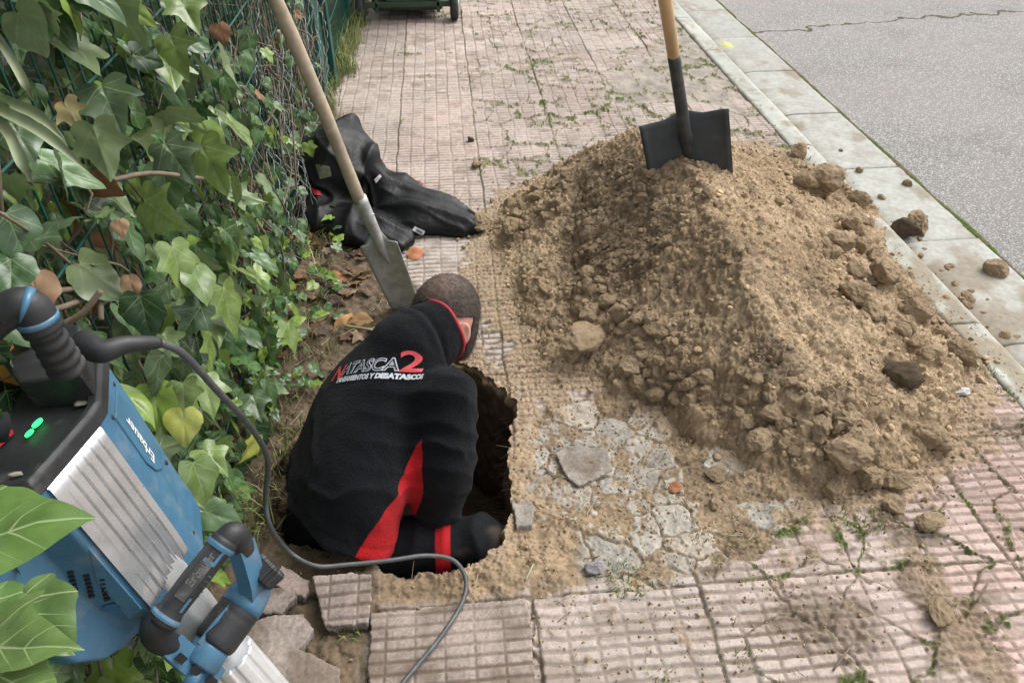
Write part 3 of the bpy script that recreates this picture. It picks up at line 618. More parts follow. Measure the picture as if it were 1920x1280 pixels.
# uncountable crumbs
def scatter(name, shapes, P, r, m, tones, kind='stuff', flat=1.0):
    Vs = []; Fs = []; Cs = []; n_ = 0
    for k in range(len(P)):
        V, F, c = shapes[k % len(shapes)]
        q = Matrix.Rotation(R.uniform(0, 6.3), 3, Vector(nrm(R.normal(size=3)))); q = np.array(q)
        W = (V @ q.T) * r[k]; W[:, 2] *= flat; Vs.append(W + P[k]); Fs.append(F + n_); Cs.append(c * tones[k]); n_ += len(V)
    return tag(obj(name, np.concatenate(Vs), np.concatenate(Fs), m, col=np.concatenate(Cs)), kind=kind)
SM = [clod_shape(500 + k, 2, 1.7) for k in range(6)]; TI = [clod_shape(520 + k, 1, 1.9) for k in range(6)]
def rand_heap(n_, spread):
    out = []
    while len(out) < n_:
        x, y_ = R.uniform(.0, 2.0), R.uniform(1.0, 3.7); d = polydist(np.array([x]), np.array([y_]), HEAPFOOT)[0]
        if polydist(np.array([x]), np.array([y_]), PIT)[0] < .012: continue
        if d < 0 or R.random() < .7 * math.exp(-d / spread): out.append((x, y_, 0))
    P = np.array(out); P[:, 2] = top_z(P[:, 0], P[:, 1]); return P
P = rand_heap(4600, .06); r = .0030 + .0120 * R.random(len(P)) ** 4.2; P[:, 2] += r * .3
scatter('soil_crumbs', SM, P, r, mat('crumb_soil', (1, 1, 1), .96, var=.2, vs=60, col=True, bump=[(120, .5, .005)], spec=.15), heap_tone(P) * (.70 + .34 * R.random((len(P), 1))))
P = rand_heap(9000, .13)
P2_ = []
while len(P2_) < 5500:                                    # grains on the pavement around the pit
    x, y_ = R.normal(.35, .45), R.normal(1.35, .5)
    if x < -.6 or x > 1.7 or y_ < .6 or polydist(np.array([x]), np.array([y_]), PIT)[0] < .008: continue
    P2_.append((x, y_, float(top_z(x, y_))))
P3_ = []
while len(P3_) < 1100:                                    # spilled over kerb and gutter
    x, y_ = R.uniform(1.70, 2.24), R.uniform(1.3, 3.9)
    if R.random() < math.exp(-((x - 1.70) / .22)) * math.exp(-((y_ - 2.1) / .8) ** 2) + .10: P3_.append((x, y_, float(top_z(x, y_))))
P = np.concatenate([P, P2_, P3_]); r = .0016 + .0045 * R.random(len(P)) ** 3; P[:, 2] += r * .3
scatter('soil_grains', TI, P, r, mat('grain_soil', (1, 1, 1), .96, var=.2, vs=60, col=True, spec=.15), np.where(((P[:, 2] > .03) & (P[:, 0] < 1.75))[:, None], heap_tone(P), SOIL * .95) * (.62 + .5 * R.random((len(P), 1))))
# ================================================================== THE MAN IN THE PIT
man = empty('person', (-.33, 1.36, -.55), 'man kneeling in the pit, head bent down, black fleece jacket with red side panel', 'person')
HIP = np.array([-.372, 1.325, -.085]); NECK = dep(792, 640, 2.01); TL = np.linalg.norm(NECK - HIP)
ta = nrm(NECK - HIP); tn = nrm(np.array([0, 0, 1.]) - ta[2] * ta); tb = np.cross(ta, tn)            # along the spine, out of the back, to his right
a_ = math.radians(30); tn, tb = nrm(tn * math.cos(a_) - tb * math.sin(a_)), nrm(tb * math.cos(a_) + tn * math.sin(a_))
HC = dep(838, 595, 2.135)                                                                            # head centre
hc = nrm(UPV * .95 + RGT * .16 - FWD * .22); hf = nrm(RGT * .67 + FWD * .66 - hc * ((RGT * .67 + FWD * .66) @ hc)); hr = np.cross(hf, hc)   # crown, face, his right ear
RSH = NECK + tb * .160 - ta * .085 - tn * .062; LSH = NECK - tb * .15 - ta * .105 - tn * .03
REL = dep(836, 872, 1.90); RWR = dep(812, 1000, 2.06)
LEL = LSH + np.array([-.02, .05, -.27]); LWR = LEL + np.array([.09, -.03, -.22])
RHIP = HIP + tb * .10 - tn * .06; LHIP = HIP - tb * .10 - tn * .06
RKN = dep(905, 1012, 1.99); RKN[2] = min(RKN[2], -.08); RAN = RKN + np.array([-.10, .09, -.36]); LKN = LHIP + np.array([.05, .32, -.30]); LAN = LKN + np.array([-.10, -.33, -.06])
def hand(p, wr, dirn, side):
    "palm and five curled fingers grown on the arm"
    f = nrm(dirn); s = nrm(np.cross(f, [0, 0, 1.])); up_ = np.cross(s, f); d = sd_cap(p, wr, wr + f * .045, .026, .034)
    for k, (o_, l) in enumerate(((-.030, .066), (-.010, .075), (.011, .070), (.031, .054))):
        b0 = wr + f * .075 + s * o_; b1 = b0 + f * l * .5 - up_ * .012; b2 = b1 + f * l * .25 - up_ * l * .42
        d = smin(d, np.minimum(sd_cap(p, b0 - f * .03, b1, .0095, .0088), sd_cap(p, b1, b2, .0088, .0075)), .006)
    t0 = wr + f * .028 - s * .026 * side; return smin(d, np.minimum(sd_cap(p, t0, t0 + f * .03 - s * .03 * side, .012, .0105), sd_cap(p, t0 + f * .03 - s * .03 * side, t0 + f * .062 - s * .028 * side - up_ * .012, .0105, .009)), .006)
UP2 = nrm(nrm(HC - hc * .05 - hf * .02 - NECK) * .8 + ta * .4 + RGT * .42); CC = NECK + UP2 * .004 - tb * .008
def in_collar(p):
    o_ = np.maximum(sd_cap(p, CC - UP2 * .06, CC + UP2 * .085, .098, .089), (p - CC) @ UP2 - .068); return o_
def f_body(p):
    d = sd_ell(p, HC + hc * .012 - hf * .006, np.array([hr, hf, hc]), (.083, .103, .111))
    d = smin(d, sd_ell(p, HC - hc * .062 + hf * .040, np.array([hr, hf, hc]), (.056, .062, .066)), .035)          # jaw and face
    d = smin(d, sd_cap(p, HC - hc * .112 + hf * .074, HC - hc * .105 + hf * .082, .020), .025)                    # chin
    d = smin(d, sd_cap(p, HC - hc * .012 + hf * .094, HC - hc * .044 + hf * .112, .008, .014), .012)              # nose
    for s in (-1, 1):
        d = -smin(-d, sd_ell(p, HC - hc * .010 + hf * .098 + hr * s * .031, np.array([hr, hf, hc]), (.014, .012, .010)), .010)   # eye sockets
        d = smin(d, sd_ell(p, HC - hc * .012 + hf * .086 + hr * s * .031, np.array([hr, hf, hc]), (.011, .010, .010)), .003)
        e = HC - hc * .022 - hf * .008 + hr * s * .090; eb = np.array([nrm(hr * s * .8 - hf * .6), nrm(hf * .8 + hr * s * .6), hc])
        ear = sd_ell(p, e + eb[0] * .006, eb, (.008, .020, .033)); ear = -smin(-ear, sd_ell(p, e + eb[0] * .014 + eb[1] * .003 + hc * .005, eb, (.006, .011, .021)), .004)
        d = smin(d, ear, .008)
    d = np.maximum(d, -(sd_cap(p, HC - hc * .078 + hf * .100 - hr * .02, HC - hc * .078 + hf * .100 + hr * .02, .0035)))   # mouth line
    d = smin(d, sd_cap(p, HC - hc * .05 - hf * .025, NECK + tn * -.01 + ta * -.02, .052, .062), .03)
    d = smin(d, sd_cap(p, NECK - ta * .19, HIP + ta * .05, .095, .11), .04)
    for S, E_, W, s in ((RSH, REL, RWR, 1), (LSH, LEL, LWR, -1)):
        d = smin(d, np.minimum(sd_cap(p, S, E_, .048, .038), sd_cap(p, E_, W, .038, .026)), .03); d = smin(d, hand(p, W, W - E_ + np.array([0, .05, 0]), s), .012)
    for H_, K, A in ((RHIP, RKN, RAN), (LHIP, LKN, LAN)):
        d = smin(d, np.minimum(sd_cap(p, H_, K, .072, .052), sd_cap(p, K, A, .050, .036)), .03)
        d = smin(d, sd_cap(p, A, A + np.array([.08, .10, -.05]), .036, .03), .02)
    rel = p - CC; ax_ = rel @ UP2; rad = np.linalg.norm(rel - ax_[:, None] * UP2, axis=1)      # the collar holds the nape in
    return np.maximum(d, -np.maximum(np.maximum(ax_ - .062, .074 - rad), np.maximum(-(rel @ tn), -.10 - ax_)))
V, F = surf(f_body, (-.72, 1.0, -.62), (.30, 2.02, .58), .0068)
# head again, finer, as the same skin: the coarse head is cut away at the neck and the fine one overlaps inside the collar
k = (V - (HC - hc * .085)) @ hc > .0
hm = np.linalg.norm(V - HC, axis=1) < .16
Fk = F[~(hm)[F].all(1)]
V3, F3 = surf(f_body, HC - .165, HC + .165, .0032); k3 = np.linalg.norm(V3 - HC, axis=1) < .168; F3 = F3[k3[F3].all(1)]
SV = np.concatenate([V, V3]); SF = np.concatenate([Fk, F3 + len(V)])
skin = np.tile([.54, .325, .24], (len(SV), 1)); q = SV - HC
ear_ = sstep(.066, .078, np.abs(q @ hr)) * sstep(.05, .03, np.abs(q @ hc + .02)); skin = lerp(skin, np.array([.60, .30, .235]), (ear_ * .8)[:, None])
beard = sstep(-.02, -.06, q @ hc) * sstep(.0, .03, q @ hf); skin = lerp(skin, np.array([.20, .145, .11]), (beard * .6 * (.7 + .3 * vn3(SV * 300, 3)))[:, None])
skin = lerp(skin, np.array([.50, .24, .17]), (.3 * sstep(-.3, .4, fbm3(SV * 25, 3, 5)))[:, None])
M_SKIN = mat('skin', (1, 1, 1), .5, var=.06, vs=120, col=True, bump=[(300, .15, .002)]); M_SKIN.node_tree.nodes['Principled BSDF'].inputs['Subsurface Weight'].default_value = .08; M_SKIN.node_tree.nodes['Principled BSDF'].inputs['Subsurface Radius'].default_value = (.01, .004, .002)
used = np.unique(SF); rm = -np.ones(len(SV), int); rm[used] = np.arange(len(used)); obj('body', SV[used], rm[SF], M_SKIN, man, col=skin[used])

# ---- hair: a close cropped cap with short strands
def hairline(q):
    "positive where hair grows, q relative to the head centre"
    c, f, r = q @ hc, q @ hf, np.abs(q @ hr)
    return np.minimum(c + .070 + np.maximum(f, -.02) * 1.25 - .03 * sstep(.03, .07, r), .085 - f + .3 * np.maximum(c, 0)) + np.where((r > .06) & (np.abs(f + .004) < .034) & (c < .022), -.08, 0)
def f_hair(p):
    q = p - HC; g_ = np.minimum(hairline(q) * .35, .0045)
    d = sd_ell(p, HC + hc * .012 - hf * .006, np.array([hr, hf, hc]), (.083, .103, .111)); d = smin(d, sd_cap(p, HC - hc * .05 - hf * .025, NECK, .052, .062), .03); d = smin(d, sd_ell(p, HC - hc * .062 + hf * .040, np.array([hr, hf, hc]), (.056, .062, .066)), .035)
    return np.maximum(np.maximum(d - g_ * .9, -hairline(q) * .5), -in_collar(p))
HV, HF = surf(f_hair, HC - .14, HC + .15, .0035); HN = vnormals(HV, HF); HV = HV + HN * (.0018 * fbm3(HV * 90, 3, 8))[:, None]
thin = sstep(.085, .03, np.linalg.norm((HV - HC) - (hc * .105 - hf * .045), axis=1))
hcol = np.array([.052, .037, .029]) * (1 + .6 * fbm3(HV * 55, 3, 9) + .5 * vn3(HV * 220, 10))[:, None]; hcol = lerp(hcol, np.array([.20, .13, .10]), (thin * (.3 + .35 * vn3(HV * 130, 4)))[:, None])
hb = MB(); hb.add(HV, HF.tolist()); hb.C[-1] = hcol
fi = R.choice(len(HF), 9000); fc = HV[HF[fi]].mean(1); fnn = HN[HF[fi, 0]]; okk = (np.linalg.norm(fc - HC, axis=1) > .06) & (in_collar(fc) > .004); fc = fc[okk]; fnn = fnn[okk]
dirs = nrm(fnn * .55 + (-hc + .5 * hf) * .55 + R.normal(size=fnn.shape) * .25); sidev = nrm(np.cross(dirs, fnn)) * .0006; ln = (.006 + .006 * R.random(len(fc)))[:, None]
sv = np.stack([fc - sidev, fc + sidev, fc + dirs * ln], 1).reshape(-1, 3); nb = len(fc); hb.add(sv, np.arange(nb * 3).reshape(-1, 3).tolist()); hb.C[-1] = np.repeat(np.array([.060, .042, .034]) * (.7 + .8 * R.random((nb, 1))), 3, 0)
hb.put('hair', mat('dark_hair', (1, 1, 1), .65, var=.2, vs=200, col=True, spec=.3), man, col=True)

# ---- fleece jacket
def torso(p, grow=0):
    q = p - HIP; s = q @ ta; x = q @ tb - .030 * sstep(.75, .3, s / TL) - .026 * np.exp(-((s / TL - .36) / .16) ** 2); y = q @ tn; t = s / TL
    y = y - .045 * np.sin(np.clip(t, 0, 1) * math.pi) ** 1.0 - .012
    wd = np.interp(t, [-.25, 0, .25, .55, .8, .92, 1.02], [.262, .255, .236, .20, .150, .105, .070]); dp_ = np.interp(t, [-.25, 0, .3, .6, .85, 1.02], [.165, .155, .14, .135, .115, .075])
    k = (np.abs(x / wd) ** 2.4 + np.abs(y / dp_) ** 2.4) ** (1 / 2.4); d = (k - 1) * np.minimum(wd, dp_)
    return np.maximum(np.maximum(d, s - TL * 1.0), -(s - .055)), t, x, y
def f_jacket(p):
    d, t, x, y = torso(p)
    d = smin(d, np.minimum(sd_cap(p, RSH, REL, .080, .076), sd_cap(p, REL, RWR, .076, .062)), .055)
    d = smin(d, np.minimum(sd_cap(p, LSH, LEL, .088, .070), sd_cap(p, LEL, LWR, .070, .050)), .055)
    c = sd_cap(p, CC - UP2 * .06, CC + UP2 * .085, .098, .089); c = np.maximum(c, (p - CC) @ UP2 - .068)
    d = smin(d, c, .035)
    return np.maximum(d, -np.maximum(sd_cap(p, CC - UP2 * .05, CC + UP2 * .2, .0705, .0705), -((p - CC) @ UP2 - .01)))
JV, JF = surf(f_jacket, (-.74, .98, -.56), (.30, 2.02, .52), .0068)
q = JV - HIP; js = q @ ta; jx = q @ tb; jy = q @ tn; jt = js / TL; JN = vnormals(JV, JF)
def ridge(x): return (1 - np.abs(2 * (x % 1) - 1)) ** 2
fo = .011 * sstep(.5, -.1, jt) * (ridge(jt * 3.2 + .9 * fbm3(JV * 4, 2, 3) + jx * 1.4) - .4)
fo += .009 * sstep(.30, .05, np.linalg.norm(JV - (RSH - ta * .11 - tn * .02), axis=1)) * (ridge((JV - RSH) @ nrm(ta * .9 - tb * .8) * 17 + .7 * fbm3(JV * 7, 2, 4)) - .3)
arm = np.minimum(sd_cap(JV, RSH, REL, .05), sd_cap(JV, REL, RWR, .05)); fo += .009 * sstep(.06, .02, arm) * sstep(.1, .3, np.linalg.norm(JV - RSH, axis=1)) * (ridge((JV - RSH) @ nrm(REL - RSH) * 11 + fbm3(JV * 6, 2, 7)) - .4)
fo += .007 * fbm3(JV * 8, 3, 5) + .002 * fbm3(JV * 40, 2, 6)
fo += .010 * sstep(.75, .35, jt) * (ridge(jt * 4.2 + jx * 3.0 + 1.1 * fbm3(JV * 5, 3, 13)) ** 2 - .25) * sstep(-.2, .3, fbm3(JV * 3, 2, 14)) + .006 * (ridge(jt * 5.5 - jx * 5.0 + 1.3 * fbm3(JV * 5, 3, 15)) ** 3 - .15) * sstep(-.1, .4, fbm3(JV * 3.5, 2, 16))
cup = (JV - CC) @ UP2; fo -= .0075 * np.exp(-((cup + .004 + .006 * np.sin(JV @ tb * 30)) / .0075) ** 2) * (np.linalg.norm(JV - CC, axis=1) < .16); fo += .005 * np.exp(-((cup + .026) / .012) ** 2) * (np.linalg.norm(JV - CC, axis=1) < .17)
hemline = np.exp(-((js - .085) / .004) ** 2); fo -= .003 * hemline
lowhem = sstep(-.10, -.17, jt); fo += .006 * lowhem
JV = relax(JV + JN * fo[:, None], JF, 1, .2)
# red panel down his right side: between two seams measured round the torso
ang = np.degrees(np.arctan2(jy + .02, jx))                        # 0 = straight out to his right, 90 = middle of the back
PAN_END = .87; PAN_T = [.05, .15, .25, .33, .42, .5, .57, .7, .78, .86]; PAN_HI = [12, 9.5, 8, 6, 2.5, 0.5, .5, 0, 0, 1]; PAN_LO = [-44, -42, -36, -30, -22, -15, -10, -8, -5, -7]
arm_d = np.minimum(sd_cap(JV, RSH + ta * .02, REL, .0), sd_cap(JV, REL, RWR, .0))
fld = np.minimum(np.minimum(np.interp(jt, PAN_T, PAN_HI) - ang, ang - np.interp(jt, PAN_T, PAN_LO)) / 60, (.034 - torso(JV)[0]) * 5)
fld = np.minimum(fld, (PAN_END - jt) * 2)
jc = np.tile([.0042, .0049, .0068], (len(JV), 1)) * (1 + .12 * fbm3(JV * 30, 3, 9))[:, None]
dust = sstep(.15, .5, fbm3(JV * 14, 3, 11)) * sstep(.2, -.2, jt) * .12; jc = lerp(jc, np.array([.20, .15, .10]), dust[:, None])
M_FLEECE = mat('fleece', (1, 1, 1), .95, var=.28, vs=260, col=True, bump=[(240, .9, .006), (45, .3, .012)], sheen=.05, spec=.12)
def panel(m, colr):
    t = m.node_tree; N = t.nodes; b = N['Principled BSDF']; src = b.inputs['Base Color'].links[0].from_socket
    a = N.new('ShaderNodeAttribute'); a.attribute_name = 'lc'; sp_ = N.new('ShaderNodeSeparateXYZ'); t.links.new(a.outputs['Vector'], sp_.inputs[0])
    r_ = N.new('ShaderNodeMapRange'); t.links.new(sp_.outputs[0], r_.inputs[0]); r_.inputs[1].default_value = -.006; r_.inputs[2].default_value = .006
    x = N.new('ShaderNodeMix'); x.data_type = 'RGBA'; t.links.new(r_.outputs[0], x.inputs[0]); t.links.new(src, x.inputs[6]); x.inputs[7].default_value = (*colr, 1); t.links.new(x.outputs[2], b.inputs['Base Color'])
panel(M_FLEECE, (.47, .014, .018))
jacket = obj('jacket', JV, JF, M_FLEECE, man, col=jc, vec=np.column_stack([fld, fld * 0, fld * 0]))
bvh = BVHTree.FromPolygons([tuple(v) for v in JV], [tuple(int(i) for i in f) for f in JF])
# ---- red piping round the top of the standing collar
e1 = nrm(tb - UP2 * (tb @ UP2)); e2 = np.cross(UP2, e1); mbr = MB(); ring = []
for k in range(73):
    th_ = k / 72 * 2 * math.pi; ring.append(CC + UP2 * (.0665 + .002 * math.sin(5 * th_)) + (e1 * math.cos(th_) + e2 * math.sin(th_)) * .0885)
mbr.tube(ring, .0050, 8, caps=False); mbr.put('collar_trim', mat('collar_trim_red', (.36, .02, .03), .8, var=.15, vs=80), jacket)
# ---- printed lettering on the back
def text_mesh(s, size, bold=0.0, shear=0.0, outline=False):
    c = bpy.data.curves.new('txt', 'FONT'); c.body = s; c.size = size; c.offset = bold; c.shear = shear; c.fill_mode = 'FRONT'; c.resolution_u = 5
    o = bpy.data.objects.new('txt', c); COL.objects.link(o); bpy.context.view_layer.update()
    me = bpy.data.meshes.new_from_object(o.evaluated_get(bpy.context.evaluated_depsgraph_get()))
    V_ = np.array([v.co[:] for v in me.vertices]); F_ = [tuple(p.vertices) for p in me.polygons]; bpy.data.objects.remove(o); bpy.data.meshes.remove(me); return V_, F_
PD_ = nrm(tn * .9 + tb * .45); TB_ = nrm(tb - PD_ * (tb @ PD_)); PX_ = nrm(TB_ * .84 + ta * .54); PY_ = nrm(ta * .84 - TB_ * .54); TC = HIP + ta * TL * .80 + tb * .038 + PY_ * .012
def on_back(V_, F_, x0, y0, lift, sx=1.0, bow=0.0):
    "print: flat lettering laid on the cloth, x across the shoulders, y towards the neck"
    import bmesh
    b = bmesh.new(); vs = [b.verts.new(v) for v in V_]
    for f in F_:
        try: b.faces.new([vs[i] for i in f])
        except ValueError: pass
    bmesh.ops.triangulate(b, faces=b.faces[:])
    for _ in range(2):
        bmesh.ops.subdivide_edges(b, edges=[e for e in b.edges if e.calc_length() > .010], cuts=1)
        bmesh.ops.triangulate(b, faces=b.faces[:])
    b.verts.index_update(); W = np.array([v.co[:] for v in b.verts]); FF = [tuple(v.index for v in f.verts) for f in b.faces]; b.free(); out = []
    for v in W:
        x = (v[0] * sx + x0); yy = v[1] + y0 + bow * x * x
        p = TC + PX_ * x + PY_ * yy + PD_ * .25; h, nn, i_, dd_ = bvh.ray_cast(Vector(p), Vector(-PD_), .6)
        out.append(np.array(h) + np.array(nn) * lift if h is not None else TC + PX_ * x + PY_ * yy)
    return np.array(out), FF
def printed(name, items, m, lift):
    k = MB()
    for (s, size, x0, y0, bold, shear, sx) in items: V_, F_ = text_mesh(s, size, bold, shear); k.add(*on_back(V_, F_, x0, y0, lift, sx))
    return k.put(name, m, jacket, smooth=False)
M_WHITE = mat('print_white', (.43, .45, .50), .7, var=.12, vs=120); M_REDP = mat('print_red', (.52, .055, .065), .7, var=.1, vs=120); M_BLK = mat('print_black', (.012, .013, .016), .9, var=.1)
printed('lettering', [('ATASCA', .044, -.100, 0, .0022, .25, .93)], M_WHITE, .0020)
printed('lettering', [('ATASCA', .044, -.100, 0, -.0004, .25, .93)], M_BLK, .0030)
if DEBUG: print("T2", text_mesh("2", .084, .0016, .12))
printed('lettering', [('2', .074, .054, -.002, .0012, .10, 1.15)], M_REDP, .0026)
printed('lettering', [('N', .054, -.143, -.010, .002, .3, 1.0)], M_REDP, .0026)
printed('lettering', [('SANEAMIENTOS Y DESATASCOS', .0180, -.108, -.0215, .0012, .2, .80)], M_WHITE, .0024)

# ---- trousers: black work cloth with a red band above the knee
def f_trs(p):
    d = sd_cap(p, HIP + ta * .03, HIP - ta * .05, .125)
    for H_, K, A in ((RHIP, RKN, RAN), (LHIP, LKN, LAN)): d = smin(d, smin(sd_cap(p, H_, K, .092, .074), sd_cap(p, K, A, .074, .06), .02), .03)
    return d
TV, TF = surf(f_trs, (-.62, 1.0, -.62), (.26, 1.9, .1), .0068); TN = vnormals(TV, TF)
th_d = nrm(RKN - RHIP); tl = (TV - RHIP) @ th_d / np.linalg.norm(RKN - RHIP)
TV = TV + TN * (.010 * (ridge(tl * 3.5 + .8 * fbm3(TV * 6, 2, 3)) - .4) + .007 * fbm3(TV * 12, 3, 4))[:, None]
isr = sd_cap(TV, RHIP, RKN, .0) < .12
band = np.where(isr, .062 - np.abs(tl - .69 - .04 * vn3(TV * 5, 2)), -1)
tc_ = np.tile([.005, .0058, .0075], (len(TV), 1)) * (1 + .15 * fbm3(TV * 30, 3, 5))[:, None]
tc_ = lerp(tc_, np.array([.17, .125, .085]), (.30 * sstep(.0, .5, fbm3(TV * 11, 4, 6)) * sstep(.6, .9, tl) )[:, None])
M_TRS = mat('work_trousers', (1, 1, 1), .85, var=.2, vs=150, col=True, bump=[(240, .35, .003), (40, .25, .01)], spec=.2); panel(M_TRS, (.40, .013, .017)); obj('trousers', TV, TF, M_TRS, man, col=tc_, vec=np.column_stack([band, band * 0, band * 0]))

if DEBUG:
    for nm, pts in dict(panelL=[(825,757),(815,790),(768,850),(757,890),(720,950),(680,1015),(690,1028)], panelR=[(850,765),(832,790),(795,870),(800,930),(788,975),(750,1050)], text=[(655,700),(785,684),(800,660),(630,705)]).items():
        for p in pts:
            h, n_, i_, d_ = bvh.ray_cast(Vector(EYE), Vector(nrm(ray(*p))))
            if h is None: print(nm, p, 'miss'); continue
            q_ = np.array(h) - HIP; jjt = (q_ @ ta) / TL; yy_ = q_ @ tn - .045 * math.sin(min(1, max(0, jjt)) * math.pi) - .012
            print('DBG', nm, p, 't %.3f ang %.1f x %.3f' % (jjt, math.degrees(math.atan2(q_ @ tn + .02, q_ @ tb)), q_ @ tb), np.round(np.array(h), 3))
# ================================================================== TOOLS
M_STEEL = mat('worn_steel', (.47, .48, .46), .5, metal=.4, var=.3, vs=22, bump=[(70, .2, .004)], stain=((.17, .145, .115), 16, .52, .78, .6))
M_ASH = mat('weathered_wood', (.40, .32, .235), .75, var=.22, vs=30, bump=[(60, .3, .003)], stain=((.20, .15, .105), 9, .52, .72, .7))
# ---- narrow spade leaning on the fence, blade tip in the soil
tip = at(766, 588, -.02); tipv = nrm(dep(522, 0, 1.84) - dep(762, 560, 2.52)); top_ = tip + tipv * 1.62
sp_ = empty('digging_spade', tip, 'old narrow steel spade with long weathered wooden handle, blade tip in soil behind the man', 'spade')
wv = nrm(np.cross(tipv, FWD)); wv = nrm(wv * .95 + nrm(np.cross(wv, tipv)) * .3); nv = np.cross(wv, tipv)       # blade width, blade face
k = MB(); rings = []; L_ = .33
for i in range(23):
    s_ = i / 22; hw_ = lerp(.056, .066, s_); x_ = np.linspace(-1, 1, 13); bow_ = .016 * (1 - x_ ** 2) * lerp(.4, 1.3, s_); e_ = tip + tipv * (s_ * L_)
    drop_ = (.034 * (np.abs(x_) ** 1.5)) * (1 - s_) ** 3                                                          # rounded digging edge
    sh_ = np.where(np.abs(x_) > .35, -.012 * s_ ** 8, .06 * s_ ** 10 * (1 - (np.abs(x_) / .35) ** 2)) if i > 18 else 0 * x_
    c_ = e_ + np.outer(x_ * hw_, wv) + np.outer(bow_, nv) + np.outer(drop_ + sh_, tipv)
    rings.append(np.concatenate([c_ + nv * .0013, (c_ - nv * .0013)[::-1]]))
k.loft(rings); k.put('blade', M_STEEL, sp_)
k = MB(); ps = [tip + tipv * t_ + nv * (.008 + .010 * (1 - (t_ - .20) / .40)) for t_ in np.linspace(.22, .50, 14)]; k.tube(ps, np.interp(np.linspace(0, 1, 14), [0, .3, 1], [.004, .017, .0215]), 14); k.put('socket', M_STEEL, sp_)
k = MB(); ps = np.array([tip + tipv * t_ + nv * .009 + wv * (.006 * math.sin(t_ * 5)) for t_ in np.linspace(.485, 1.62, 40)]); k.tube(ps, .0198 + .0006 * np.sin(np.linspace(0, 30, 40)), 16); k.put('handle', M_ASH, sp_)
k = MB(); k.tube([tip + tipv * .43 - wv * .023 + nv * .01, tip + tipv * .43 + wv * .023 + nv * .01], .0035, 8); k.put('rivet', M_STEEL, sp_)

# ---- black square shovel stuck in the heap
M_BLKM = mat('black_enamel', (.034, .038, .041), .45, var=.3, vs=18, bump=[(60, .12, .003)], stain=((.15, .115, .075), 9, .54, .76, .55))
M_PINE = mat('new_wood', (.64, .44, .235), .45, var=.10, vs=14, bump=[(40, .1, .002)])
D0 = 2.60
bTL, bTR, bBR = dep(1198, 237, D0 + .06), dep(1366, 203, D0 - .02), dep(1383, 326, D0 - .02 + .10)
bx_ = nrm(bTR - bTL); bl_ = nrm(bBR - bTR); bl_ = nrm(bl_ - bx_ * (bl_ @ bx_)); bn_ = np.cross(bx_, bl_); bn_ = bn_ * np.sign(-(bn_ @ FWD)); W_ = np.linalg.norm(bTR - bTL)
mid = (bTL + bTR) / 2
sh = empty('square_shovel', mid + bl_ * .22, 'black square shovel with pale wooden handle stuck upright in the soil heap', 'shovel')
rings = []
for i in range(16):
    s_ = i / 15; x_ = np.linspace(-1, 1, 19); dish = -.020 * (1 - x_ ** 2) * (1 - .5 * s_) + .006 * sstep(.85, 1, np.abs(x_)); 
    c_ = mid + np.outer(x_ * W_ / 2 * lerp(1, .93, s_), bx_) + bl_ * (s_ * .30) + np.outer(dish, bn_) - np.outer(np.where(np.abs(x_) < .3, .022 * (1 - (x_ / .3) ** 2) * (1 - s_) ** 6, 0), bl_)
    rings.append(np.concatenate([c_ + bn_ * .0012, (c_ - bn_ * .0012)[::-1]]))
k = MB(); k.loft(rings); k.put('blade', M_BLKM, sh)
hA, hB, hC_ = mid + bl_ * .10 + bn_ * .000, dep(1265, 104, D0 - .24), dep(1247, 0, D0 - .45)
hB = dep(1263, 104, D0 - .20); hd_ = nrm(hC_ - hB)
low_ = dep(1284, 262, D0 + .02)
k = MB(); ps = curve([mid + bl_ * .16 - bn_ * .010, mid + bl_ * .09 + bn_ * .002, dep(1283, 240, D0 - .005), dep(1276, 190, D0 - .08), hB], 40)
k.tube(ps, np.interp(np.linspace(0, 1, len(ps)), [0, .12, .35, .45, 1], [.006, .017, .026, .0215, .0205]), 18); k.put('socket', M_BLKM, sh)
k = MB(); k.tube([hB - hd_ * .05, hB + hd_ * .3, hB + hd_ * .62], .0200, 18); k.put('handle', M_PINE, sh)
k = MB(); g0 = hB + hd_ * .60; k.tube([g0 - bx_ * .055, g0 + bx_ * .055], .014, 12); k.put('grip', M_PINE, sh)

# ---- demolition hammer standing in the ivy, leaning to the left
AX = nrm(np.array([-.155, 0, 1.])); Q0 = dep(125, 840, .93)
RP = [onpl(x, y_, Q0, AX) for x, y_ in ((195, 671), (189, 763), (172, 789), (77, 898), (62, 914), (-20, 933))]
h1 = nrm(RP[2] - RP[3]); h2 = np.cross(AX, h1)            # along the panel edge; into the body
ham = empty('demolition_hammer', Q0 - AX * .98, 'blue and silver electric demolition hammer with black grips standing against the ivy', 'demolition hammer')
M_BLUE = mat('blue_plastic', (.050, .142, .230), .42, var=.10, vs=25, bump=[(500, .06, .001)], stain=((.36, .33, .29), 14, .52, .82, .45))
M_RUB = mat('black_rubber', (.018, .019, .021), .55, var=.25, vs=40, bump=[(260, .2, .002)], stain=((.20, .19, .175), 12, .56, .82, .45))
M_ALU = mat('cast_aluminium', (.58, .59, .60), .28, metal=.7, var=.12, vs=16, stain=((.25, .24, .23), 9, .56, .8, .5))
M_GREY = mat('grey_paint', (.50, .51, .51), .4, metal=.3, var=.1, vs=30, stain=((.2, .18, .16), 20, .6, .8, .5))
M_DARK = mat('dark_plastic', (.012, .013, .015), .5, var=.2, vs=60)
loc2 = [((p - Q0) @ h1, (p - Q0) @ h2) for p in RP]
l1 = loc2[-1]; LFT = (l1[0] - .07, l1[1] + .02); back = [(l1[0] - .085, l1[1] + .075), (l1[0] - .02, .185), (loc2[0][0] - .05, .205), (loc2[0][0] + .0, loc2[0][1] + .035)]
poly = loc2 + [LFT] + back; poly = np.array(poly); ctr = poly.mean(0)
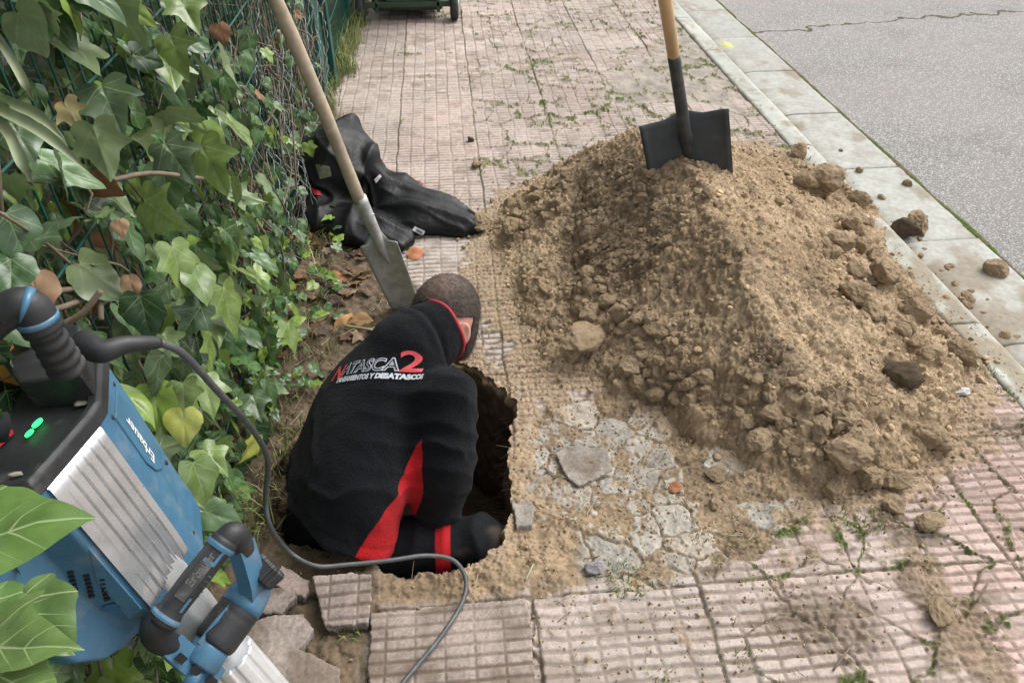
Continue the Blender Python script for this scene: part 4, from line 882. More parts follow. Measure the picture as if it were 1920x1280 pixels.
def sect(s_, scale=1.0, grow=0.0, sh=(0, 0)):
    "the body's cross-section s_ metres below the rim"
    q_ = ctr + (poly - ctr) * scale; q_ = q_ + nrm(q_ - ctr) * grow + np.array(sh); return Q0 - AX * s_ + np.outer(q_[:, 0], h1) + np.outer(q_[:, 1], h2)
k = MB(); k.loft([sect(.010), sect(.10, 1.0), sect(.24, .98), sect(.295, .94, 0, (.006, -.004)), sect(.33, .84, 0, (.014, -.010)), sect(.350, .66, 0, (.02, -.016))]); bevel(k.put('housing', M_BLUE, ham, smooth=False), .005, 3, 12)
k = MB(); k.loft([sect(.014, 1.0, .0035), sect(-.006, 1.0, .004), sect(-.012, .99, .0), sect(-.012, .88), sect(.004, .87)]); cover = bevel(k.put('top_cover', M_RUB, ham, smooth=False), .002, 2, 20)
# silver louvred panel on the chamfer
k = MB(); A_l, A_r = np.array(loc2[3]), np.array(loc2[2]); pv = A_r - A_l; pw = np.linalg.norm(pv); pv = pv / pw; po = np.array([pv[1], -pv[0]]); po = po * np.sign(po @ (A_l - ctr))
def onp(u_, s_, o_): q_ = A_l + pv * (u_ * pw) + po * o_; return Q0 - AX * s_ + h1 * q_[0] + h2 * q_[1]
us = np.linspace(-.03, 1.03, 121); rib = np.abs(((us - .12) * 5.2 / .80) % 1 - .5); inrib = (us > .14) & (us < .92)
rows = []
for s_ in np.concatenate([[.0135, .016, .034, .040], np.linspace(.06, .275, 24), [.283, .29]]):
    fl = sstep(.034, .042, s_) * sstep(.286, .276, s_); sh_ = 1 - .03 * max(0, s_ - .24) / .05
    o_ = .0045 + fl * np.where(inrib, -.0065 * sstep(.38, .47, rib) + .0018 * ((us * 6.5) % 1), 0) - (.004 if s_ in (.0135, .29) else 0)
    rows.append(np.array([onp(.5 + (u_ - .5) * sh_, s_, x_ - .0006 * max(0, s_ - .24) * 60) for u_, x_ in zip(us, o_)]))
k.add(np.concatenate(rows), grid_faces(len(rows), len(us)).tolist()); k.put('grille_panel', M_ALU, ham)
k = MB(); F0, F1 = np.array(loc2[1]), np.array(loc2[0])
# raised badge plate on the right face and its lettering
fv = F1 - F0; fw_ = np.linalg.norm(fv); fv = fv / fw_; fo_ = np.array([fv[1], -fv[0]]); fo_ = fo_ * np.sign(fo_ @ (F0 - ctr))
def onf(u_, s_, o_): q_ = F0 + fv * u_ + fo_ * o_; return Q0 - AX * s_ + h1 * q_[0] + h2 * q_[1]
k = MB(); outl = [(.016, .035), (.085, .035), (.085, .175), (.055, .182), (.030, .160), (.016, .13)]
pl = [onf(a, b, -.001) for a, b in outl]; en = nrm(onf(0, 0, 1.) - onf(0, 0, 0.)); k.prism(pl, en * .0035); bevel(k.put('badge_plate', M_BLUE, ham, smooth=False), .0015, 2)
V_, F_ = text_mesh('Erbauer', .0275, .0006, 0)
def lay(V_, o, dx, dy, nn, lift): return np.array([o + dx * v[0] + dy * v[1] + nn * lift for v in V_])
ld = nrm(onf(0, 0, 0) - onf(0, .1, 0)); lu = np.cross(en, ld)
k = MB(); k.add(lay(V_, onf(.052, .150, .0035), ld, lu, en, 0), F_); k.put('lettering', mat('badge_print', (.70, .71, .72), .5, var=.05), ham, smooth=False)
for (u_, s_) in ((.012, .03), (.012, .29), (.088, .03), (.088, .20)):
    k = MB(); c_ = onf(u_, s_, .0); k.tube([c_ - en * .002, c_ + en * .0012], [.0042, .0036], 14); k.put('screw', M_DARK, ham)
# left face: three columns of vent slots, two screw wells, a raised panel
G0, G1 = np.array(loc2[4]), np.array(loc2[5]); gv = nrm(G1 - G0); go = np.array([gv[1], -gv[0]]); go = go * np.sign(go @ (G0 - ctr))
def ong(u_, s_, o_): q_ = G0 + gv * u_ + go * o_; return Q0 - AX * s_ + h1 * q_[0] + h2 * q_[1]
gn = nrm(ong(0, 0, 1.) - ong(0, 0, 0.)); gu_ = nrm(ong(1., 0, 0) - ong(0, 0, 0))
for c_ in range(3):
    k = MB()
    for r_ in range(6): k.box(ong(.040 - .014 * c_ + .003 * r_, .160 + .0085 * r_ + .014 * c_, .0002), gu_ * .0035, AX * .0022, gn * .0016)
    k.put('vent', M_DARK, ham, smooth=False)
for (u_, s_, w1, w2) in ((.030, .250, .013, .007), (.010, .312, .011, .007)):
    k = MB(); rr = [ong(u_ + w1 * math.cos(a_2), s_ + w2 * math.sin(a_2), .0) for a_2 in np.linspace(0, 2 * math.pi, 20, endpoint=False)]
    if s_ > .3: rr = [p - gn * .012 for p in rr]
    k.prism([p - gn * .006 for p in rr], gn * .0075); k.put('screw_well', mat('well_blue', (.03, .10, .19), .5, var=.1), ham, smooth=False)
k = MB(); k.prism([ong(a, b, -.002) for a, b in [(.020, .19), (-.004, .12), (-.004, .27), (.022, .285)]], gn * .0035); bevel(k.put('side_panel', M_BLUE, ham, smooth=False), .0015, 2)
# the bracket that carries the main handle, its bellows and the handle itself
far_e = nrm(h2 * .94 + h1 * .34)
k = MB()
bq = [onpl(x, y_, Q0, AX) for x, y_ in ((188, 752), (70, 765), (20, 700), (80, 640), (182, 655))]
k.prism([p - AX * .004 for p in bq], AX * .052); bevel(k.put('handle_bracket', M_RUB, ham, smooth=False), .006, 3)
b0 = dep(126, 690, .905); b1 = dep(74, 604, .845); bd = nrm(b1 - b0); k = MB()
tt = np.linspace(0, 1, 46); k.tube([b0 + (b1 - b0) * t_ for t_ in tt], .0212 + .0013 * np.sin(tt * 5 * 2 * math.pi) - .003 * tt, 24); k.put('bellows', M_RUB, ham)
hp_ = curve([b1 - bd * .012, dep(52, 575, .835), dep(10, 585, .83), dep(-40, 625, .83), dep(-95, 690, .84), dep(-140, 760, .86)], 50)
k = MB(); k.tube(hp_, np.interp(np.linspace(0, 1, len(hp_)), [0, .15, 1], [.0225, .0215, .020]), 20); grip = k.put('main_handle', M_RUB, ham)
def band(i0, i1, rad, m, name='grip_inlay'):
    q_ = MB(); q_.tube(hp_[i0:i1], rad, 20); q_.put(name, m, grip)
band(3, 6, .0229, M_BLUE); band(10, 13, .0224, M_BLUE)
for j in range(5):
    q_ = MB(); c_ = hp_[20 + 2 * j]; t_ = nrm(hp_[21 + 2 * j] - hp_[19 + 2 * j]); s_ = nrm(np.cross(t_, FWD)); q_.tube([c_ - s_ * .016 - FWD * .014, c_ - FWD * .021, c_ + s_ * .016 - FWD * .014], .0016, 8); q_.put('grip_rib', M_RUB, grip)
k = MB(); k.tube([hp_[-1], dep(-60, 800, .90), dep(10, 800, .93)], .019, 16); k.put('handle_arm', M_RUB, ham)
# green lamps, red sticker, dusty wells on the top cover
M_LED = mat('green_lamp', (.02, .5, .10), .4, var=0, emit=((.03, 1.0, .16), 1.6))
for x, y_, a, b in ((71, 794, .0105, .0055), (56, 813, .0085, .0045)):
    c_ = onpl(x, y_, Q0 + AX * .004, AX); k = MB(); k.prism([c_ + h1 * (a * .8 * math.cos(q_)) + h2 * (b * .8 * math.sin(q_)) for q_ in np.linspace(0, 6.283, 12, endpoint=False)], AX * .0025); k.put('indicator_lamp', M_LED, ham, smooth=False)
k = MB(); k.prism([onpl(x, y_, Q0 + AX * .003, AX) for x, y_ in ((-8, 815), (24, 806), (26, 812), (-2, 840))], AX * .0012); k.put('sticker', mat('red_sticker', (.5, .03, .04), .4), ham, smooth=False)
k = MB(); k.loft([sect(.003, .86), sect(.0015, .855)]); k.put('control_panel', mat('dusty_black', (.022, .024, .026), .5, var=.3, vs=25, stain=((.24, .235, .23), 13, .54, .8, .55)), ham, smooth=False)
M_CLAY = mat('dried_dust', (.33, .30, .25), .95, var=.3, vs=60)
for x, y_ in ((152, 755), (30, 888)):
    c_ = onpl(x, y_, Q0 + AX * .004, AX); v_, f_, _ = clod_shape(600 + x, 2); k = MB(); k.add(c_ + v_ * .0085 * np.array([1.3, 1, .35]), f_.tolist()); k.put('dust_lump', M_CLAY, ham)
# gearbox, nose and chisel
nose = lambda s_, dx=0., dy=0.: Q0 - AX * s_ + h1 * (ctr[0] + dx) + h2 * (ctr[1] + dy)
gx0 = dep(330, 1120, 1.17); gx1 = dep(402, 1205, 1.24); gd = nrm(gx1 - gx0)
k = MB(); k.tube([gx0 - gd * .10, gx0 - gd * .02, gx0, gx0 + gd * .05, gx1, gx1 + gd * .02], [.050, .047, .043, .043, .040, .036], 8); bevel(k.put('gearbox', M_GREY, ham, smooth=False), .004, 2, 20)
s0 = dep(428, 1226, 1.235); s1 = dep(560, 1372, 1.36); sdv = nrm(s1 - s0); ru = nrm(np.cross(sdv, FWD)); rv = np.cross(ru, sdv); rings = []
for t_ in (0, .01, .5, .97, 1.0):
    c_ = s0 + (s1 - s0) * t_; q_ = np.arange(72) * 2 * math.pi / 72; r_ = (.041 if 0 < t_ < 1 else .037) - .0035 * (np.sin(q_ * 9) > .55) ; rings.append(c_ + np.outer(np.cos(q_) * r_, ru) + np.outer(np.sin(q_) * r_, rv))
k = MB(); k.loft(rings); bevel(k.put('nose_sleeve', mat('ribbed_aluminium', (.74, .75, .76), .38, metal=.6, var=.1, vs=20), ham, smooth=False), .0012, 2, 25)
ch_end = s1 + sdv * ((s1[2] + .01) / -sdv[2]); k = MB(); k.tube([s1 - sdv * .02, s1 + sdv * .04], .024, 18); k.put('tool_holder', M_RUB, ham)
k = MB(); k.tube([s1, ch_end - sdv * .03, ch_end], [.013, .013, .003], 12); k.put('chisel', M_STEEL, ham)
# side handle: black and blue grip, two blue arms, black clamp collar, ribbed knob
g0 = dep(302, 1168, 1.055); g1 = dep(424, 1010, 1.10); gd = nrm(g1 - g0); gf = nrm(FWD - gd * (FWD @ gd)); gs = np.cross(gd, gf)
SH = MB(); gl = np.linspace(0, 1, 30); SH.tube([g0 + (g1 - g0) * t_ - gf * .004 * math.sin(t_ * math.pi) for t_ in gl], np.interp(gl, [0, .08, .16, .5, .84, .92, 1], [.021, .0225, .0185, .0195, .0185, .0215, .020]), 20); side = SH.put('side_handle', M_RUB, ham)
k = MB(); k.tube(curve([g0 + gd * .012, dep(291, 1178, 1.06), dep(300, 1200, 1.085), dep(330, 1212, 1.12)], 24), np.linspace(.0235, .017, 24), 18); k.put('grip_end', M_RUB, side)
k = MB(); k.tube(curve([g1 - gd * .01, dep(437, 1000, 1.105), dep(450, 1012, 1.12), dep(456, 1030, 1.135)], 24), np.linspace(.0195, .0165, 24), 18); k.put('grip_end', M_RUB, side)
def patch(u0, u1, a0, a1, r_, m, name):
    q_ = MB(); rows = []
    for u_ in np.linspace(u0, u1, 12):
        c_ = g0 + (g1 - g0) * u_ - gf * .004 * math.sin(u_ * math.pi); rr = np.interp(u_, [0, .08, .16, .5, .84, .92, 1], [.021, .0225, .0185, .0195, .0185, .0215, .020]) + r_
        rows.append([c_ + rr * (-gf * math.cos(a_3) + gs * math.sin(a_3)) for a_3 in np.linspace(a0, a1, 10)])
    q_.add(np.concatenate(rows), grid_faces(12, 10).tolist()); q_.put(name, m, side)
patch(.055, .115, -1.7, 1.6, .0012, M_BLUE, 'grip_inlay'); patch(.885, .945, -1.7, 1.6, .0012, M_BLUE, 'grip_inlay')
patch(.20, .36, -.95, -.70, .0012, M_BLUE, 'grip_inlay'); patch(.72, .90, -.75, -.50, .0012, M_BLUE, 'grip_inlay'); patch(.72, .76, -.75, .25, .0012, M_BLUE, 'grip_inlay')
M_PLATE = mat('worn_rubber', (.036, .036, .036), .5, var=.3, vs=50, stain=((.3, .29, .28), 22, .5, .75, .5)); patch(.30, .72, -.55, .30, .0014, M_PLATE, 'name_plate')
for j in range(5): patch(.40 + .055 * j, .412 + .055 * j, -1.5, -.75, .0018, M_PLATE, 'grip_rib')
V_, F_ = text_mesh('Erbauer', .0165, .0003, 0); rr = .0222
k = MB(); k.add(np.array([g0 + gd * (.062 + v[0]) + (rr) * (-gf * math.cos(-.30 + v[1] / rr) + gs * math.sin(-.30 + v[1] / rr)) - gf * .003 for v in V_]), F_); k.put('lettering', mat('moulded_letters', (.11, .108, .105), .5, var=.1), side, smooth=False)
def bar(P_, w_, t_, nref, m, name, par, bev=.003):
    "flat bar along a line: width w_ across nref, thickness t_ along nref"
    P_ = np.asarray(P_); T_ = nrm(np.gradient(P_, axis=0)); q_ = MB(); rings = []
    for p, tg in zip(P_, T_):
        n_ = nrm(nref - tg * (nref @ tg)); w2 = np.cross(tg, n_); rings.append([p + n_ * a * t_ + w2 * b * w_ for a, b in ((-1, -1), (1, -1), (1, 1), (-1, 1))])
    q_.loft(rings); return bevel(q_.put(name, m, par, smooth=False), bev, 2, 30)
a1_ = curve([dep(452, 1020, 1.13), dep(462, 1052, 1.145), dep(472, 1090, 1.165), dep(472, 1120, 1.185), dep(455, 1130, 1.19)], 26); bar(a1_, .0175, .0125, -gs, M_BLUE, 'handle_arm', side)
a2_ = curve([dep(318, 1206, 1.10), dep(352, 1236, 1.12), dep(390, 1262, 1.14), dep(402, 1272, 1.15)], 24); bar(a2_, .0185, .0095, -gs, M_BLUE, 'handle_arm', side)
a3_ = [dep(446, 1125, 1.165), dep(410, 1165, 1.145), dep(376, 1208, 1.13)]; bar(a3_, .006, .010, -gf, M_BLUE, 'clamp_strut', side, .002)
for j in range(4):
    p = lerp(a1_[3], a1_[-8], j / 3.2) - FWD * .002; k = MB(); t_ = nrm(a1_[10] - a1_[3]); c_ = p + gd * .0128; k.box(c_, t_ * .007, FWD * .007, gd * .0012); k.put('arm_slot', M_DARK, side, smooth=False)
for j in range(3):
    p = lerp(a2_[4], a2_[-5], j / 2.2); k = MB(); t_ = nrm(a2_[-1] - a2_[0]); n_ = nrm(-gf - t_ * (-gf @ t_)); k.box(p + n_ * .0185, t_ * .008, np.cross(t_, n_) * .006, n_ * .0012); k.put('arm_slot', M_DARK, side, smooth=False)
c0 = dep(458, 1128, 1.185); c1 = dep(399, 1208, 1.15); cdv = nrm(c1 - c0)
k = MB(); tt = np.linspace(0, 1, 20); k.tube([c0 + (c1 - c0) * t_ for t_ in tt], np.interp(tt, [0, .04, .05, .3, .31, .34, .35, .9, 1], [.030, .030, .0335, .034, .033, .033, .034, .034, .031]), 26); k.put('clamp_collar', M_RUB, side)
k = MB(); k.tube([c1 - cdv * .004, c1 + cdv * .004, c1 + cdv * .030, c1 + cdv * .034], [.028, .030, .031, .027], 26); k.put('clamp_end', M_BLUE, side)
k = MB(); k.tube([c0 + cdv * .010, c0 - cdv * .002, c0 - cdv * .030, c0 - cdv * .042], [.034, .0335, .028, .019], 26); k.put('clamp_end', M_BLUE, side)
k = MB(); q0 = dep(366, 1272, 1.125); k.tube([q0 + gs * .012, q0 - gs * .004, q0 - gs * .008], [.019, .019, .015], 22); k.put('pivot_cap', M_BLUE, side)
kn = dep(500, 1070, 1.185); kd = nrm(kn - dep(470, 1088, 1.18)); kd = nrm(kd * .55 - cdv * .75); ku = nrm(np.cross(kd, FWD)); kv = np.cross(ku, kd); rings = []
for t_, r_ in ((-.018, .021), (-.014, .026), (.010, .0275), (.015, .024)):
    q_ = np.arange(80) * 2 * math.pi / 80; rr = r_ - .0018 * (np.sin(q_ * 20) > 0) * (r_ > .022); rings.append(kn + kd * t_ + np.outer(np.cos(q_) * rr, ku) + np.outer(np.sin(q_) * rr, kv))
k = MB(); k.loft(rings); k.put('knob', M_RUB, side, smooth=False)
# the power cord: stiff sleeve off the top, then a loop along the ground
r0 = dep(190, 658, .97); cp = curve([r0 - np.array([.03, -.02, 0]), r0, dep(235, 646, .985), dep(300, 642, 1.02)], 30); k = MB()
k.tube(cp, np.interp(np.linspace(0, 1, len(cp)), [0, .3, .95, 1], [.018, .0165, .0095, .008]), 16); cs = k.put('cord_sleeve', M_RUB, ham)
gp_ = [dep(300, 642, 1.02), dep(345, 665, 1.06), dep(410, 735, 1.16), dep(470, 800, 1.30), dep(502, 862, 1.45), dep(498, 930, 1.54), dep(506, 985, 1.57), at(540, 1032, .17), at(590, 1060, .14), at(650, 1058, .12), at(730, 1050, .10), at(800, 1041, .075), at(850, 1050, .04), at(873, 1085, .030), at(866, 1130, .034), at(825, 1195, .034), at(755, 1280, .036), at(690, 1370, .036), at(560, 1500, .024), at(420, 1640, .012)]
k = MB(); cc_ = curve(gp_, 240); k.tube(cc_, .0056, 12); k.put('power_cord', mat('cord_rubber', (.060, .064, .066), .5, var=.2, vs=60, stain=((.24, .2, .15), 15, .58, .8, .5)), ham)
# second tool: a yellow shaft standing behind the hammer
k = MB(); ys0 = dep(-5, 640, 1.02); ys1 = dep(54, 762, 1.09); yd = nrm(ys1 - ys0)
k.box((ys0 + ys1) / 2 + yd * .15, yd * .32, nrm(np.cross(yd, FWD)) * .011, nrm(np.cross(yd, np.cross(yd, FWD))) * .011)
o = bevel(k.put('wooden_batten', mat('yellow_paint', (.50, .27, .035), .6, var=.25, vs=14, stain=((.12, .09, .05), 9, .55, .8, .6)), None, loc=ys0, smooth=False), .002)
tag(o, 'yellow painted batten slanting down behind the black top handle of the hammer', 'batten')
# ================================================================== FENCE, WIRE, IVY
FX = -.672
M_GREEN = mat('green_enamel', (.006, .064, .050), .45, var=.2, vs=20, stain=((.10, .13, .11), 30, .6, .8, .4))
fence = empty('mesh_fence', (FX, 4.5, 0), 'dark green welded wire fence with square posts along the left edge of the pavement', 'fence')
for y_, w_ in ((.3, .03), (4.22, .030), (4.50, .042), (5.62, .042), (8.1, .042)):
    k = MB(); k.box((FX - (.02 if y_ == 4.22 else 0), y_, .93), (w_ * .75, 0, 0), (0, w_, 0), (0, 0, .97)); k.box((FX - (.02 if y_ == 4.22 else 0), y_, 1.905), (w_ * .75 + .003, 0, 0), (0, w_ + .003, 0), (0, 0, .008)); bevel(k.put('post', M_GREEN, fence, smooth=False), .004)
for y0, y1 in ((.34, 4.19), (4.56, 5.57), (5.67, 8.05)):
    k = MB()
    for y_ in np.arange(y0 + .01, y1, .05): k.tube([(FX + .003, y_, .05), (FX + .003, y_, 1.85)], .0026, 5, caps=False)
    for z in np.arange(.10, 1.86, .2): k.tube([(FX + .009, y0, z), (FX + .009, y1, z)], .0034, 5, caps=False)
    k.put('wire_panel', M_GREEN, fence)
# a sheet-metal leaf between the doubled posts
k = MB(); k.box((FX - .012, 4.36, .95), (.004, 0, 0), (0, .105, 0), (0, 0, .88)); k.put('infill_plate', M_GREEN, fence, smooth=False)
# old crimped chain-link still hanging in front of the fence
M_WIRE = mat('galvanised_wire', (.30, .345, .33), .55, metal=.3, var=.3, vs=40)
k = MB()
def wig(P_, a, f, n_=60):
    c_ = curve(P_, n_); t_ = np.linspace(0, 1, len(c_)); L__ = np.linalg.norm(np.diff(c_, axis=0), axis=1).sum(); ph = R.uniform(0, 6)
    return c_ + np.column_stack([a * .6 * np.cos(t_ * L__ * f + ph), a * np.sin(t_ * L__ * f + ph), a * .3 * np.sin(t_ * L__ * f * .7 + ph)])
for j in range(24):
    y0 = R.uniform(2.15, 4.25); z0 = R.uniform(.0, .35); d_ = R.choice([-1, 1]); n_ = int(R.integers(3, 6)); P_ = [(FX + R.uniform(.02, .09), y0, z0)]
    for _ in range(n_): P_.append((FX + R.uniform(.01, .11), P_[-1][1] + d_ * R.uniform(.05, .20), min(1.9, P_[-1][2] + R.uniform(.12, .30))))
    k.tube(wig(P_, .007, 110), .0013, 4, caps=False)
for j in range(10):
    y0 = R.uniform(1.9, 3.0); x0 = FX + R.uniform(.05, .25); P_ = [(x0, y0, .02), (x0 + R.uniform(-.1, .05), y0 + R.uniform(-.1, .1), .12 + .1 * R.random()), (x0 + R.uniform(-.16, .0), y0 + R.uniform(-.1, .2), R.uniform(.2, .5))]
    k.tube(wig(P_, .004, 80, 30), .0010, 4, caps=False)
tag(k.put('wire_netting', M_WIRE, None, loc=(FX, 3, 0)), 'tangled crimped galvanised chain-link wire hanging in front of the green fence', 'wire netting')

# ---- ivy leaves
def leaf_shape(kind, seed):
    r = np.random.default_rng(seed)
    if kind == 'lobed': half = [(0, 0), (.10, -.10), (.26, -.16), (.40, -.04), (.36, .12), (.44, .24), (.58, .40), (.42, .44), (.28, .50), (.22, .66), (.10, .86), (0, 1.02)]
    elif kind == 'blunt': half = [(0, 0), (.10, -.09), (.26, -.13), (.40, -.02), (.45, .14), (.48, .30), (.44, .42), (.34, .54), (.25, .68), (.12, .86), (0, .98)]
    else: half = [(0, 0), (.12, -.04), (.28, .04), (.37, .2), (.39, .36), (.35, .52), (.26, .68), (.14, .84), (0, 1.0)]
    def side(sg):
        h = np.array(half); h = h * np.array([1, 1]) + r.normal(size=h.shape) * np.array([.018, .018]) * (np.arange(len(h))[:, None] % (len(h) - 1) > 0); c_ = curve(np.column_stack([h, np.zeros(len(h))]), len(half) * 3)[:, :2]; c_[:, 0] = np.maximum(c_[:, 0], 0) * sg; return c_
    a, b = side(1), side(-1); out = np.concatenate([a, b[::-1][1:-1]]); n_ = len(out); c0 = np.array([0, .26]); V = [np.array([c0])]
    for s_ in (.3, .6, .85, 1.0): V.append(c0 + (out - c0) * s_)
    V = np.concatenate(V); F = [(0, 1 + j, 1 + (j + 1) % n_) for j in range(n_)]
    for q_ in range(3): F += [(1 + q_ * n_ + j, 1 + (q_ + 1) * n_ + j, 1 + (q_ + 1) * n_ + (j + 1) % n_, 1 + q_ * n_ + (j + 1) % n_) for j in range(n_)]
    x, y_ = V.T; ph = r.uniform(0, 6); curl = r.uniform(.08, .35); fold = r.uniform(-.05, .30)
    z = -curl * (y_ - .3) ** 2 + fold * np.abs(x) - .30 * x * x + .035 * np.sin(x * 9 + ph) * np.sin(y_ * 8 + ph) - .02 * np.exp(-(x / .035) ** 2)
    return np.column_stack([x, y_, z]), F, np.column_stack([x, y_, np.zeros(len(x))])
LV = [leaf_shape(kd_, 700 + j) for j, kd_ in enumerate(['lobed'] * 6 + ['blunt'] * 4 + ['ovate'] * 2)]
def leaf_mat(name, rough=.29, vein=(.30, .38, .19), vs=.40, transl=.22, dust=.14):
    m = mat(name, (1, 1, 1), rough, var=.22, vs=34, col=True, bump=[(90, .15, .003)], spec=.5, stain=((.30, .31, .25), 22, .5, .8, dust)); t = m.node_tree; N = t.nodes; b = N['Principled BSDF']; src = b.inputs['Base Color'].links[0].from_socket
    a = N.new('ShaderNodeAttribute'); a.attribute_name = 'lc'; s_ = N.new('ShaderNodeSeparateXYZ'); t.links.new(a.outputs['Vector'], s_.inputs[0]); X_, Y_ = s_.outputs[0], s_.outputs[1]
    def M(op, *v):
        x = N.new('ShaderNodeMath'); x.operation = op
        for i_, q_ in enumerate(v):
            if isinstance(q_, (int, float)): x.inputs[i_].default_value = q_
            else: t.links.new(q_, x.inputs[i_])
        return x.outputs[0]
    ax_ = M('ABSOLUTE', X_); d = None
    for an, oy in ((0, 0), (48, .0), (92, .0), (38, .28), (40, .50), (62, .12)):
        c_, sn = math.cos(math.radians(an)), math.sin(math.radians(an)); yy_ = M('SUBTRACT', Y_, oy)
        perp = M('ABSOLUTE', M('SUBTRACT', M('MULTIPLY', ax_, c_), M('MULTIPLY', yy_, sn))); along = M('ADD', M('MULTIPLY', ax_, sn), M('MULTIPLY', yy_, c_))
        q_ = M('ADD', M('ADD', perp, M('MULTIPLY', M('MAXIMUM', along, 0.0), .010 if oy == 0 else .022)), M('MULTIPLY', M('LESS_THAN', along, 0.0), 1.0)); q_ = M('ADD', q_, 0.0 if oy == 0 and an < 60 else .006); d = q_ if d is None else M('MINIMUM', d, q_)
    r_ = N.new('ShaderNodeMapRange'); t.links.new(d, r_.inputs[0]); r_.inputs[1].default_value = .008; r_.inputs[2].default_value = .018; r_.inputs[3].default_value = vs; r_.inputs[4].default_value = 0
    x = N.new('ShaderNodeMix'); x.data_type = 'RGBA'; t.links.new(r_.outputs[0], x.inputs[0]); t.links.new(src, x.inputs[6]); x.inputs[7].default_value = (*vein, 1)
    # undersides are paler and matt
    g_ = N.new('ShaderNodeNewGeometry'); x2 = N.new('ShaderNodeMix'); x2.data_type = 'RGBA'; t.links.new(M('MULTIPLY', g_.outputs['Backfacing'], .55), x2.inputs[0]); t.links.new(x.outputs[2], x2.inputs[6]); x2.inputs[7].default_value = (.21, .27, .12, 1)
    t.links.new(x2.outputs[2], b.inputs['Base Color'])
    tr = N.new('ShaderNodeBsdfTranslucent'); t.links.new(x2.outputs[2], tr.inputs['Color']); ms = N.new('ShaderNodeMixShader'); ms.inputs[0].default_value = transl
    out = N['Material Output']; t.links.new(b.outputs[0], ms.inputs[1]); t.links.new(tr.outputs[0], ms.inputs[2]); t.links.new(ms.outputs[0], out.inputs['Surface']); return m
M_IVY = leaf_mat('ivy_leaf')
def frame(tipdir, nrml):
    y_ = nrm(tipdir); z_ = nrm(nrml - y_ * (nrml @ y_)); return np.array([np.cross(y_, z_), y_, z_])
class Leaves:
    def __init__(s): s.V = []; s.F4 = []; s.F3 = []; s.C = []; s.L = []; s.n = 0
    def add(s, p, tipdir, nrml, size, c, k=None, wide=1.0):
        V, F, L_ = LV[int(R.integers(len(LV))) if k is None else k]; B = frame(tipdir, nrml); W = (V * np.array([wide, 1, 1]) * size) @ B + p
        s.V.append(W); s.C.append(np.tile(c, (len(V), 1))); s.L.append(L_); s.F3 += [tuple(i + s.n for i in f) for f in F if len(f) == 3]; s.F4 += [tuple(i + s.n for i in f) for f in F if len(f) == 4]; s.n += len(V)
    def put(s, name, m, parent=None, loc=None): return obj(name, np.concatenate(s.V), s.F3 + s.F4, m, parent, loc, col=np.concatenate(s.C), vec=np.concatenate(s.L))
def ivy_col(fresh):
    r = R.random()
    if r < fresh: return np.array([.17, .26, .045]) * R.uniform(.75, 1.25)
    if r < fresh + .50: return np.array([.048, .105, .030]) * R.uniform(.7, 1.4)
    if r < fresh + .78: return np.array([.075, .140, .052]) * R.uniform(.7, 1.3)
    return np.array([.022, .050, .018]) * R.uniform(.8, 1.3)
ivy = empty('ivy_hedge', (FX, 1.4, 0), 'dense dark ivy climbing over the near end of the fence at the left', 'ivy')
L = Leaves(); yb = lambda z: np.interp(z, [0, .25, .6, 1.1, 1.9], [2.15, 2.30, 2.20, 1.98, 1.85])
def bulge(y_, z): return .085 + .075 * math.sin(min(1, max(0, z / 1.0)) * math.pi) * np.interp(y_, [.3, .8, 1.6, 2.4], [.3, .7, 1.0, .35]) + .05 * fbm2(np.array([y_ * 2.5]), np.array([z * 2.5]), 2, 5)[0]
def leaf_on(y_, z, depth, size, fresh):
    x = FX + bulge(y_, z) - depth; n_ = nrm(np.array([.9, -.25, .45]) + R.normal(size=3) * 1.0); td = nrm(np.array([.25, -.05, -1.0]) + R.normal(size=3) * np.array([.35, .65, .45])); L.add(np.array([x, y_, z]), td, n_, size, ivy_col(fresh), None, R.uniform(.6, 1.05))
for j in range(3200):
    y_ = R.uniform(.15, 2.5); z = R.uniform(-.02, 2.05)
    if y_ > yb(z) + .06 * R.normal(): continue
    leaf_on(y_, z, abs(R.normal()) * .13, (.030 + .078 * R.random() ** 1.6), .10 + .10 * sstep(.9, .3, z) )
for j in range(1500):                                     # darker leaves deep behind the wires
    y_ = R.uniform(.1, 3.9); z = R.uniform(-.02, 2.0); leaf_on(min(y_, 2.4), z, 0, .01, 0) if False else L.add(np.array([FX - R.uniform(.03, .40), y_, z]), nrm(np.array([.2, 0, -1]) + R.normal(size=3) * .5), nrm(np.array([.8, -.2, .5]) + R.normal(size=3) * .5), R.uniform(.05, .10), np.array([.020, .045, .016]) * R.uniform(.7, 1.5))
for j in range(150):                                      # stragglers out on the wire and along the ground
    y_ = R.uniform(2.2, 3.6); z = abs(R.normal()) * .5; L.add(np.array([FX + R.uniform(.0, .09), y_, min(z, 1.7)]), nrm(np.array([.2, -.2, -1]) + R.normal(size=3) * .5), nrm(np.array([.8, -.4, .5]) + R.normal(size=3) * .4), R.uniform(.035, .075), ivy_col(.2))
for j in range(90):
    y_ = R.uniform(1.75, 3.0); x = FX + R.uniform(.0, .24); L.add(np.array([x, y_, float(ground_z(np.array([x]), np.array([y_]))[0]) + R.uniform(.01, .10)]), nrm(R.normal(size=3) * np.array([1, 1, .25])), nrm(np.array([.2, -.3, 1.]) + R.normal(size=3) * .4), R.uniform(.025, .055), ivy_col(.4))
